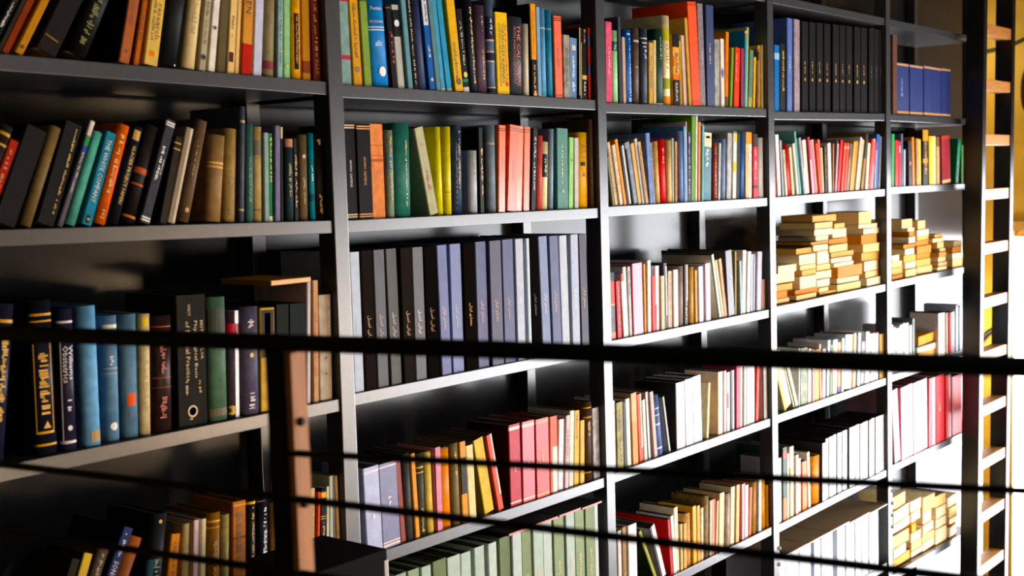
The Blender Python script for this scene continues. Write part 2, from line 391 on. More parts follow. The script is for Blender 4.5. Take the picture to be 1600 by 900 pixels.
def build_book(kind, w, h, d, hx, mw, opt):
    nm, cat, _ = NAME[kind]
    rnd = (kind == 'H' and not opt.get('fl')) or bool(opt.get('r'))
    sp = Spine(w, rnd)
    rough = opt.get('g', {'H': 0.5, 'P': 0.36, 'V': 0.42, 'S': 0.6}[kind])
    t = min(0.0026 if kind in 'HV' else 0.0006, w * 0.22)
    m = mat(hx, rough, opt.get('s', {'H': 0.06, 'P': 0.06, 'V': 0.2, 'S': 0.06}[kind]), opt.get('n', 0.3 if kind == 'H' else 0.16), opt.get('sc', 45.0))
    root = link(nm, cover_mesh(sp, d, h, t, rnd, m), None, mw)
    e = 0.003 if kind in 'HV' else 0.0
    b0 = sp.b + t + 0.0012
    pm = [mat(opt['pc'], 0.8, 0.15, 0.3, 6.0, 0.0, (300, 1, 1)) if opt.get('pc') else PAGE, TOP_SHADE]
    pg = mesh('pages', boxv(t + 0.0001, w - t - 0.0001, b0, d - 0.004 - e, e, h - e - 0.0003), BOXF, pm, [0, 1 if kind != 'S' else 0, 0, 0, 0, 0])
    def child(name, me):
        o = bpy.data.objects.new(name, me); COL.objects.link(o); o.parent = root; return o
    child('pages', pg)
    for b in opt.get('B', ()):
        xa, xb = (b[3], b[4]) if len(b) > 4 else (0.0, 1.0)
        child('spine_band' if xb - xa > .95 else 'spine_label', band_mesh(sp, b[1] * h, b[2] * h, mat(b[0], rough, opt.get('s', 0.06), 0.15, 50.0), xa, xb))
    for L in opt.get('L', ()):
        me = marks_mesh(sp, L[1] * h, L[2] * h, ink(L[0]), L[3] if len(L) > 3 else 0.5, L[4] if len(L) > 4 else 0.4)
        if me: child('spine_lettering', me)
    for T in opt.get('T', ()):
        s, hc, za, zb = T[:4]; k = T[4] if len(T) > 4 else {}
        child('spine_lettering', letter_mesh(sp, s, za * h, zb * h, ink(hc), k.get('cx', 0.5), k.get('f', 0.55), k.get('hz', False), k.get('up', False)))
    for D in opt.get('D', ()):          # small emblem: a disc of n sides
        hc, zc, rr, n = D[:4]; xc = D[4] if len(D) > 4 else 0.5
        vs = [(0, 0)] + [(rr * math.cos(6.2832 * k / n + 1.57), rr * math.sin(6.2832 * k / n + 1.57)) for k in range(n)]
        vv = []
        for a, b in vs:
            x = min(max(xc * w + a * w, 0.0003), w - 0.0003); vv.append((x, sp.y(x) - 0.0011, max(zc * h + b * w, 0.001)))
        child('spine_emblem', mesh('spine_emblem', vv, [(0, k, k % n + 1) for k in range(1, n + 1)], ink(hc)))
    return root
SHN = {'A': 'top shelf', 'B': 'second shelf', 'C': 'third shelf', 'D': 'fourth shelf', 'E': 'fifth shelf', 'F': 'lowest shelf'}
BYN = ['left bay', 'second bay', 'third bay', 'fourth bay', 'end bay']
def add_row(shelf, bay, data, mode='base', y0=0.014, defaults=None):
    """data: list of (region x, region y, zoom, [entries]); an entry is
    (left x, right x, top x, top y, kind, colour, words, options) on the survey photograph's zoomed region"""
    recs = []
    zs = lambda X: shelf_z(shelf, bay, X)
    zmid = zs(bay - 0.5)
    for rx, ry, s, ents in data:
        for e in ents:
            xa, xb, xt, yt, kind, hx, words = e[:7]; opt = dict(defaults or {}); opt.update(e[7] if len(e) > 7 else {})
            Y = y0 + opt.get('dy', 0)
            pa, pb, pt, qt = rx + xa / s, rx + xb / s, rx + xt / s, ry + yt / s
            T = on_plane(pt, qt, Y)
            if opt.get('top', mode == 'top'):
                X0 = on_plane(rx + xa / s, qt, Y).x; zt = on_plane(rx + xa / s, qt, Y).z
                X1 = x_at(rx + xb / s, zt, Y); h = zt - zs(X0); ang = 0.0
            else:
                X0 = x_at(pa, zmid, Y); X0 = x_at(pa, zs(X0), Y); X1 = x_at(pb, zs(X0), Y)
                v = Vector((T.x - X0, T.z - zs(X0))); h = v.length; ang = math.atan2(v.x, v.y)
                if 'h' in opt: h = opt['h']
                elif qt < 0.5: h = random.uniform(0.225, 0.255)
            if abs(ang) < 0.012: ang = 0.0
            recs.append([X0, X1, ang, h, kind, hx, words, opt, Y])
    recs.sort(key=lambda r: (r[0] + r[1]) / 2)
    lo, hi = bay - 1 + 0.002, bay - PW - 0.0025
    # keep neighbours from cutting into one another
    def left(r, z): return r[0] + math.tan(r[2]) * z
    def right(r, z): return r[1] + math.tan(r[2]) * z
    def bound(r):
        r[0] = max(r[0], lo); r[1] = min(r[1], hi)
        if r[1] - r[0] < 0.005:
            if r[1] > hi - 0.02: r[0] = r[1] - 0.005
            else: r[1] = r[0] + 0.005
        hb = r[3] * math.cos(r[2])
        if right(r, hb) > hi: r[2] = math.atan(max(0.0, hi - r[1]) / hb)
        if left(r, hb) < lo: r[2] = -math.atan(max(0.0, r[0] - lo) / hb)
    for it in range(14):
        for r in recs: bound(r)
        for a, b in zip(recs, recs[1:]):
            hm = min(a[3], b[3]) * math.cos(max(abs(a[2]), abs(b[2])))
            if a[2] >= 0 > b[2]: hm = min(hm, hm)
            ov = max(right(a, z) - left(b, z) for z in (0.0, hm)) + 0.0007
            if ov > 0:
                wa, wb = a[1] - a[0], b[1] - b[0]; f = wa / (wa + wb)
                if abs(a[2] - b[2]) > 0.02:           # make a leaning pair share one tilt rather than slice them
                    g = (a[2] + b[2]) / 2; a[2] += (g - a[2]) * 0.6; b[2] += (g - b[2]) * 0.6
                    ov = max(right(a, z) - left(b, z) for z in (0.0, hm)) + 0.0007
                    if ov <= 0: continue
                ov = min(ov, (wa + wb) * 0.5)
                a[1] -= ov * f; b[0] += ov * (1 - f)
    group = 'books on the %s of the %s' % (SHN[shelf], BYN[bay])
    out = []
    for X0, X1, ang, h, kind, hx, words, opt, Y in recs:
        w = max((X1 - X0) * math.cos(ang) - opt.get('gap', 0.0003), 0.004)
        d = opt.get('d', min(max(h * 0.68 + random.uniform(-0.015, 0.01), 0.11), DEP - Y - 0.012))
        d = min(d, DEP - Y - 0.012)
        if ang > 0: ox, oz = X1 - w * math.cos(ang), w * math.sin(ang)
        else: ox, oz = X0, 0.0
        zb = max(zs(X0), zs(X1)) + 0.0004
        mw = Matrix.Translation((ox, Y + opt.get('j', random.uniform(0, 0.006)), zb + oz)) @ Matrix.Rotation(ang, 4, 'Y')
        o = build_book(kind, w, h, d, hx, mw, opt)
        out.append((o, words, kind, opt, ang))
    name_row(out, SHN[shelf] + ', ' + BYN[bay], group)
def shortn(words):
    ws = words.split(); n = 3 if len(ws) > 2 and ws[-2] == 'and' else 2
    return ' '.join(ws[-n:])
LABELS = {}
ORD = ['first', 'second', 'third', 'fourth', 'fifth', 'sixth', 'seventh', 'eighth', 'ninth', 'tenth', 'eleventh', 'twelfth', 'thirteenth', 'fourteenth', 'fifteenth', 'sixteenth', 'seventeenth', 'eighteenth', 'nineteenth', 'twentieth', 'twenty-first', 'twenty-second']
def name_row(out, place, group):
    words_all = [w for _, w, _, _, _ in out]
    for i, (o, words, kind, opt, ang) in enumerate(out):
        noun = NAME[kind][2]
        lab = words + ' ' + noun
        twin = words_all.count(words) > 1
        a = shortn(words_all[i - 1]) if i else None; b = shortn(words_all[i + 1]) if i + 1 < len(out) else None
        if twin and i < len(ORD) and not opt.get('nb'):
            lab += ', ' + ORD[i] + ' from left'
        elif a and b and len((lab + a + b).split()) < 10: lab += ' between ' + (a + ' and ' + b if a != b else 'two ' + a) + ' ones'
        elif a: lab += ' right of ' + a + ' one'
        else: lab += ' at left end'
        lab += ', ' + place
        if lab in LABELS or len(lab.split()) > 16: lab = words + ' ' + noun + ', ' + ORD[min(i, 21)] + ' from left, ' + place
        LABELS[lab] = 1
        tag(o, lab, NAME[kind][1], group)
def stack_row(shelf, bay, rx, ry, s, stacks, place, y0=0.02):
    """books lying flat in piles: each pile is listed bottom first as (left, right, top, bottom, colour[, spine out])"""
    for si, st in enumerate(stacks):
        z = None
        for k, e in enumerate(st):
            x0, x1, yt, yb, hx = e[:5]; spine = len(e) > 5 and e[5]
            Y = y0 + random.uniform(0, 0.012)
            A = on_plane(rx + x0 / s, ry + (yt + yb) / 2 / s, Y); X1 = x_at(rx + x1 / s, A.z, Y)
            top = on_plane(rx + x0 / s, ry + yt / s, Y).z
            if z is None: z = shelf_z(shelf, bay, A.x) + 0.0026
            if k + 1 < len(st):
                th = max(top - z, 0.006)
            else: th = max(top - z, 0.008)
            L = max(X1 - A.x, 0.05); L = min(L, 0.26); lo, hi = bay - 1 + 0.004, bay - PW - 0.004
            X0 = max(A.x, lo); L = min(L, hi - X0)
            d = min(random.uniform(0.13, 0.19), DEP - Y - 0.02)
            if spine: B = Matrix(((0, 0, 1, 0), (0, 1, 0, 0), (-1, 0, 0, th), (0, 0, 0, 1)))
            else: B = Matrix(((0, 0, 1, 0), (0, -1, 0, d), (1, 0, 0, 0), (0, 0, 0, 1)))
            yaw = random.uniform(-0.05, 0.05); c = L / 2
            mw = Matrix.Translation((X0 + c, Y, z)) @ Matrix.Rotation(yaw, 4, 'Z') @ Matrix.Translation((-c, 0, 0)) @ B
            o = build_book('S', th - 0.0006, L, d, hx if spine else random.choice(('7a4a20', 'a8682c', 'c8a468', '5c3a20', 'd8c090')), mw, {'pc': hx, 'n': 0.3})
            pos = 'bottom' if k == 0 else ('topmost' if k == len(st) - 1 else ORD[k] + ' up')
            lab = '%s book, %s in the %s pile from left, %s' % ('spine-out worn' if spine else 'cream-edged', pos, ORD[si], place)
            tag(o, lab, 'stacked book', 'piled books, ' + place)
            z += th
# ---------------------------------------------------------------- books: left bay
G1 = 'd8a94a'; CR_ = 'e8dcc0'
add_row('A', 0, [(0, 0, 5.625, [
 (-150, -10, 95, 0, 'P', '16151a', 'black white-lettered', {'L': [('d9d4cc', .2, .8)]}),
 (-75, 0, 160, 0, 'P', '34301c', 'dark olive leaning'),
 (0, 82, 235, 0, 'P', '7c3218', 'rust red leaning'),
 (120, 205, 360, 0, 'P', 'b57c12', 'mustard yellow leaning', {'D': [('3a2508', .06, .22, 10)]}),
 (290, 500, 560, 0, 'H', '1f1714', 'wide dark brown', {'fl': 1, 'B': [('a88430', .115, .122, .1, .8)]}),
 (570, 770, 830, 0, 'H', '17140f', 'black olive-marked', {'L': [('6e6a1c', .1, .6)]}),
 (1045, 1145, 1103, 0, 'P', '2a1812', 'faded terracotta', {'B': [('a8603a', 0, 1, 0, 1)], 'L': [('7a3c1c', .3, .7)], 'D': [('30343c', .10, .13, 8)]}),  # dark boards stand for the shaded cover, the band carries its colour
 (1180, 1235, 1245, 0, 'P', 'b96428', 'narrow copper', {'L': [('5a2a10', .2, .7)]}),
 (1260, 1385, 1328, 0, 'P', 'dcb763', 'straw yellow research', {'T': [('research.', '55300c', .2, .52, {'cx': .7, 'f': .34})], 'L': [('6a3c10', .2, .6, .35, .25)], 'B': [('e07a18', .075, .12, .3, .65)]}),
 (1400, 1572, 1480, 0, 'H', '141716', 'thick black', {'D': [('c8c8c8', .02, .05, 8, .8)]})]),
 (260, 0, 5.625, [
 (150, 268, 230, 0, 'P', 'd9c391', 'worn cream', {'r': 1, 'L': [('b09860', .3, .7)]}),
 (283, 348, 340, 0, 'P', 'b0a487', 'beige round-label', {'D': [('2a241c', .115, .33, 12), ('d8ccb0', .115, .15, 10)], 'L': [('5a4c38', .2, .8)]}),
 (364, 428, 408, 0, 'P', 'e9dfd3', 'off-white badge', {'D': [('30343a', .36, .22, 12)]}),
 (455, 532, 488, 0, 'P', '5e5236', 'olive brown'),
 (545, 612, 572, 0, 'P', 'e8c684', 'pale yellow stamped', {'B': [('4a2c20', .10, .185, .15, .75)], 'L': [('6a4a20', .3, .5)]}),
 (615, 656, 645, 0, 'P', 'ecc785', 'thin buff', {'L': [('5a4a2a', .6, .85)]}),
 (660, 758, 695, 0, 'P', 'cf9148', 'ochre and red', {'B': [('b22a14', .0, .25)], 'T': [('THE A MEN', '3a2010', .5, .95, {'f': .5})]}),
 (770, 852, 795, 0, 'P', 'c5c8da', 'white and yellow', {'B': [('d89a30', .62, 1.0)]}),
 (870, 972, 870, 0, 'H', '857958', 'grey-brown purple-topped', {'B': [('6a2a44', .84, 1.0), ('7a3440', .06, .13)]}),
 (978, 1032, 982, 0, 'P', '8fb0ac', 'pale aqua', {'L': [('4e6058', .1, .9)]}),
 (1040, 1102, 1042, 0, 'P', '93c287', 'light green', {'D': [('d8d65a', .1, .2, 8)]}),
 (1110, 1203, 1113, 0, 'H', 'e0a526', 'golden yellow black-labelled', {'B': [('2a1c0c', .09, .60, .25, .72)], 'L': [('c8802c', .12, .58, .5, .25)]}),
 (1208, 1284, 1213, 0, 'P', 'b07d18', 'ochre banded', {'B': [('7a3a14', .06, .16), ('5e3a14', .86, 1.)]}),
 (1308, 1378, 1305, 0, 'P', '6a2c22', 'maroon cream-lettered', {'L': [('d9a878', .22, .95, .5, .4)], 'T': [('OTTO', 'd9a878', .06, .2, {'f': .42, 'up': True})]})])], y0=0.014)
add_row('B', 0, [(0, 150, 4.09, [
 (-240, -142, 0, 205, 'H', '2c1d14', 'brown gold-ruled', {'B': [('b08a3a', .9, .93), ('b08a3a', .8, .82)]}),
 (-140, -68, 75, 305, 'P', '9c2a1a', 'scarlet leaning', {'L': [('c07a3a', .3, .9)]}),
 (-55, 105, 168, 240, 'H', '1c1410', 'broad brown-black', {'fl': 1}),
 (122, 205, 300, 205, 'H', '6e5a36', 'olive tan', {'L': []}),
 (222, 345, 410, 195, 'H', '14110f', 'black gilt-titled', {'fl': 1, 'L': [('cda756', .12, .95, .75, .16)]}),
 (375, 412, 590, 170, 'P', '5a5660', 'striped multicolour', {'B': [('d8c8b8', .86, 1.0), ('3e8a4a', .76, .85), ('3a4a9c', .70, .76)], 'L': [('d0c4c0', .3, .7)]}),
 (425, 492, 610, 245, 'H', '5fae9b', 'mint green', {}),
 (513, 592, 668, 245, 'H', '127a94', 'teal white-titled', {'fl': 1, 'T': [('THE WHITE COMPANY', 'd8d8c8', .24, .92, {'f': .42})], 'B': [('10161a', .02, .10, .3, .65)], 'D': [('c8a040', .06, .12, 8)]}),
 (590, 680, 752, 200, 'H', 'cc5f1c', 'burnt orange', {'L': [('e0a850', .3, .9)], 'T': [('102', 'e8c070', .05, .14, {'f': .3})]}),
 (688, 762, 856, 212, 'H', '1b1c26', 'navy gold-lettered', {'T': [('GLACIER PROJECT PAPERS', 'd9a648', .2, .8, {'f': .4})], 'B': [('c09a50', .86, .96, .2, .8)]}),
 (778, 870, 930, 205, 'H', '241c18', 'black copper-banded', {'B': [('a8501c', .50, .56), ('a8501c', .38, .40), ('b06a2c', .05, .075)]}),
 (895, 962, 1068, 168, 'H', '34343a', 'charcoal white-lettered', {'fl': 1, 'dy': -.004, 'L': [('e8e4dc', .38, .74, .42, .3), ('d8d4cc', .42, .64, .75, .14)], 'B': [('e4e0d8', .94, .955), ('e4e0d8', .965, .98), ('e4e0d8', .02, .035), ('e4e0d8', .045, .06)]})]),
 (260, 150, 4.09, [
 (-40, 12, 58, 268, 'P', '2a1e14', 'dark brown gold-ruled', {'B': [('c09a4a', .92, .935), ('c09a4a', .85, .865)]}),
 (14, 66, 150, 218, 'P', '8d7a62', 'fawn', {'B': [('cfc3ae', 0, 1, .6, 1.)]}),
 (80, 152, 235, 182, 'H', '5f4a36', 'walnut gilt-lettered', {'L': [('d0a838', .45, .8, .4, .12)], 'D': [('b88a30', .12, .2, 8)]}),
 (262, 364, 296, 258, 'H', '8a6c47', 'tan gold-banded', {'B': [('c8a060', .62, .645), ('c8a060', .665, .69)]}),
 (382, 460, 374, 210, 'H', 'a0834f', 'sand coloured', {'L': [('6e5428', .05, .55)], 'B': [('7e6434', .93, .94)]}),
 (472, 504, 460, 66, 'H', '4e5260', 'slim slate', {'B': [('c0a878', .86, .88), ('c0a878', .1, .115)]}),
 (516, 564, 508, 180, 'H', '3f615a', 'grey teal', {'L': [('6a8a80', .2, .7)]}),
 (570, 628, 566, 198, 'H', 'ab935f', 'buff grey-labelled', {'B': [('6a6450', .7, .86), ('5a5040', .12, .13)]}),
 (632, 666, 625, 236, 'P', '8ba39a', 'thin sage', {}),
 (669, 694, 665, 240, 'P', '12794a', 'emerald', {'L': [('d8d060', .45, .95, .5, .6)], 'B': [('e8e0c0', .0, .06)]}),
 (700, 738, 698, 192, 'P', '6f6a86', 'lavender grey', {}),
 (740, 756, 735, 200, 'P', '24201a', 'thin black', {'B': [('d8c888', .88, 1.)]}),
 (774, 826, 768, 276, 'H', '27363a', 'blue-black', {'L': [('b0a060', .3, .7)], 'B': [('b07c5c', .9, 1.)]}),
 (828, 858, 812, 272, 'P', '17120e', 'narrow black', {'L': [('c8a878', .15, .8, .5, .5)]}),
 (868, 926, 858, 250, 'H', '6d5840', 'mottled brown', {'D': [('c8b898', .75, .2, 8)], 'L': [('a08c40', .2, .5)]}),
 (928, 966, 918, 238, 'H', '0f7d8c', 'turquoise', {'L': [('c8dcd8', .45, .65)], 'B': [('0c4c5c', .22, .3)]}),
 (972, 1056, 958, 245, 'H', '15110d', 'black gold-stamped', {'L': [('a88a40', .05, .3), ('a88a40', .88, .94)]})])], y0=0.014)
add_row('C', 0, [(0, 430, 2.904, [
 (-60, 32, -10, 142, 'H', '24243a', 'indigo gilt-framed', {'g': .3, 'L': [('d9a53c', .25, .82, .6, .4)], 'B': [('c8963c', .88, .9)]}),
 (172, 272, 138, 120, 'H', '1b1a2a', 'dark navy gold-framed', {'g': .3, 'B': [('d8a23a', .14, .155, .06, .82), ('d8a23a', .155, .72, .06, .09), ('d8a23a', .155, .72, .79, .82), ('c89438', .9, .915), ('c89438', .06, .075), ('c89438', .86, .87)], 'L': [('e0a83c', .27, .66, .45, .45)], 'D': [('d8a23a', .19, .2, 3), ('d8a23a', .75, .12, 6)]}),
 (288, 358, 264, 158, 'H', '2c2740', 'plum white-framed', {'g': .32, 'B': [('d8c8c8', .05, .07), ('d8c8c8', .9, .915), ('d8c8c8', .85, .86), ('d8c8c8', .05, .85, .08, .13)], 'T': [('Williams', 'e8dcd8', .50, .74, {'f': .3, 'cx': .72}), ('Obstetrics', 'e8dcd8', .48, .74, {'f': .34, 'cx': .36})], 'L': [('d8ccc8', .27, .36)], 'D': [('d8ccc8', .16, .16, 8)]}),
 (388, 467, 360, 145, 'H', '6b9dc0', 'plain light blue', {'B': [('a5875f', .03, .11, .35, .95)]}),
 (496, 558, 480, 190, 'H', '5d7f98', 'steel blue', {'B': [('d8d0b8', .9, .93), ('c8c8b0', .58, .585), ('c8c8b0', .54, .545)], 'D': [('e8e8d8', .12, .26, 12)], 'L': [('d8d8c8', .6, .68)]}),
 (572, 646, 558, 184, 'H', '58788c', 'dusty blue', {'B': [('d8581c', .26, .36, .25, .75)], 'L': [('3c4c5c', .15, .22)]}),
 (648, 698, 642, 182, 'H', 'cdb98a', 'cream', {'B': [('d8b830', .9, .97, .2, .8)], 'L': [('a8905c', .2, .75)]}),
 (703, 790, 698, 192, 'H', '39221f', 'mahogany red-lettered', {'g': .32, 'L': [('b0502c', .5, .8), ('a04a2c', .1, .3)], 'B': [('8c3c24', .46, .47), ('8c3c24', .38, .385), ('8c3c24', .9, .91)]})]),
 (260, 430, 2.904, [
 (62, 195, 48, 100, 'H', '2e2821', 'thick grey-brown', {'fl': 1, 'g': .5, 's': .02, 'T': [('WEST', 'c8a878', .84, .93, {'f': .09, 'cx': .42}), ('Physiological Basis', 'cdb07c', .36, .80, {'f': .14, 'cx': .62}), ('of Medical Practice', 'cdb07c', .34, .80, {'f': .14, 'cx': .36}), ('BEST & TAYLOR', 'cdb07c', .5, .80, {'f': .1, 'cx': .84})], 'D': [('d0b484', .11, .17, 16, .48), ('35302a', .11, .12, 16, .48), ('d0b484', .105, .06, 10, .5)], 'L': [('b89c70', .24, .34, .75, .12), ('b89c70', .24, .34, .3, .1), ('b89c70', .02, .06, .5, .3)]}),
 (203, 287, 190, 106, 'H', '4c6650', 'moss green', {'B': [('3a3c30', .72, .9), ('6a6048', .04, .1)]}),
 (290, 349, 284, 168, 'P', '3a3038', 'black and white', {'r': 1, 'B': [('e8e4e4', 0, 1, .55, 1.), ('b02030', .78, .88)], 'D': [('c8a040', .07, .3, 10, .3)]}),
 (354, 432, 345, 150, 'H', '4d475a', 'grey violet', {'L': [('d0c4c0', .05, .2), ('d0c4c0', .8, .9)], 'D': [('d8b060', .55, .12, 6)]}),
 (433, 500, 428, 155, 'H', 'c39a2a', 'gold ornamented', {'fl': 1, 'g': .35, 'B': [('2a2414', .52, .98, .08, .92), ('d8b040', .55, .95, .3, .7)]}),
 (503, 562, 498, 138, 'V', '1c211c', 'black-green wide', {'s': .02}),
 (563, 641, 560, 136, 'V', '19261f', 'dark green', {'s': .02}),
 (644, 665, 645, 34, 'P', 'cfc3c6', 'pale pink', {}),
 (667, 697, 668, 26, 'P', 'c19467', 'tan orange-lettered', {'L': [('d05c30', .2, .75)]}),
 (699, 759, 702, 94, 'H', 'c5b5a0', 'beige', {'fl': 1, 'L': [('e8dcc0', .55, .95, .8, .2)], 'D': [('5a4030', .4, .08, 6), ('5a4030', .25, .08, 6)]})])])
add_row('D', 0, [(80, 720, 5.0, [
 (-95, -5, 160, 800, 'P', '1e1a16', 'black leaning', {}),
 (0, 88, 245, 755, 'P', '2a2018', 'butter yellow-spined leaning', {'B': [('d8b850', 0, 1, 0.02, .98)]}),  # cover darkened as shade, the band keeps the yellow
 (98, 200, 375, 730, 'H', '5a4a3c', 'grey-brown lettered', {'L': [('a89880', .4, .95)]}),
 (205, 300, 560, 560, 'P', '101018', 'navy blue leaning', {'B': [('1c2c5c', 0, 1, 0, 1)], 'T': [('SONGS', 'd8d8e0', .55, .72, {'f': .5})], 'L': [('c8ccd8', .75, .95)]}),  # near-black cover is painted shade, the navy is in the band
 (310, 440, 600, 645, 'H', '8a4a20', 'orange-brown leaning', {}),
 (725, 850, 800, 442, 'H', '1c2022', 'black gold-emblem', {'L': [('8ca8a8', .3, .6)], 'D': [('c8a020', .93, .12, 5)], 'B': [('3c6a78', .25, .6, .0, .3)]}),
 (885, 960, 950, 592, 'P', 'cf8230', 'bright orange', {'L': [('7a4010', .3, .9)]}),
 (1028, 1084, 1045, 505, 'H', 'c8b078', 'pale tan', {}),
 (1088, 1140, 1105, 476, 'P', 'd8c0c4', 'pinkish white', {'B': [('a86848', 0, 1, 0, .3)]}),
 (1178, 1216, 1190, 464, 'P', 'e0d0a0', 'thin cream', {})]),
 (320, 720, 5.0, [
 (34, 131, 40, 425, 'H', '8a5a1c', 'gilt leather', {'B': [('d8a848', .9, .92), ('d8a848', .84, .85)], 'L': [('c89030', .2, .7)]}),
 (146, 209, 150, 435, 'H', 'b39d5e', 'khaki', {'B': [('8a7a40', .85, .86)]}),
 (225, 331, 225, 336, 'H', 'b36a1c', 'ornate orange-brown', {'fl': 1, 'B': [('8a4c14', .0, .35), ('7a4410', .62, .64), ('d89a40', .95, .97)], 'L': [('5a300c', .4, .9)]}),
 (342, 413, 342, 324, 'H', '221c10', 'black gold-tooled', {'B': [('d8a838', .96, .985)], 'L': [('d8a030', .05, .93, .6, .3)]}),
 (430, 514, 428, 335, 'P', '241f2c', 'black white-scripted', {'r': 1, 'L': [('e8dcd8', .05, .95, .6, .4)]}),
 (521, 582, 524, 342, 'H', '9a6c40', 'chestnut', {}),
 (812, 832, 805, 250, 'P', 'e0dcd8', 'slim white', {}),
 (834, 874, 838, 226, 'P', 'cbb083', 'parchment', {'L': [('a88450', .2, .8)]}),
 (876, 899, 886, 250, 'P', 'cf4a24', 'vermilion', {}),
 (903, 957, 905, 238, 'H', '17120c', 'black gold-banded', {'fl': 1, 'B': [('e0b030', .9, .97), ('d8a838', .64, .65), ('d8a838', .67, .68), ('d8a838', .28, .29), ('d8a838', .31, .32)], 'L': [('e0a830', .4, .6)]}),
 (958, 978, 960, 206, 'P', 'e4e2e4', 'narrow white', {}),
 (984, 1018, 982, 124, 'P', 'c5d0a8', 'pistachio', {}),
 (1020, 1048, 1018, 116, 'P', '8c80a4', 'mauve', {}),
 (1050, 1100, 1046, 118, 'P', 'd9b270', 'apricot', {'L': [('a86430', .05, .4)]})])])
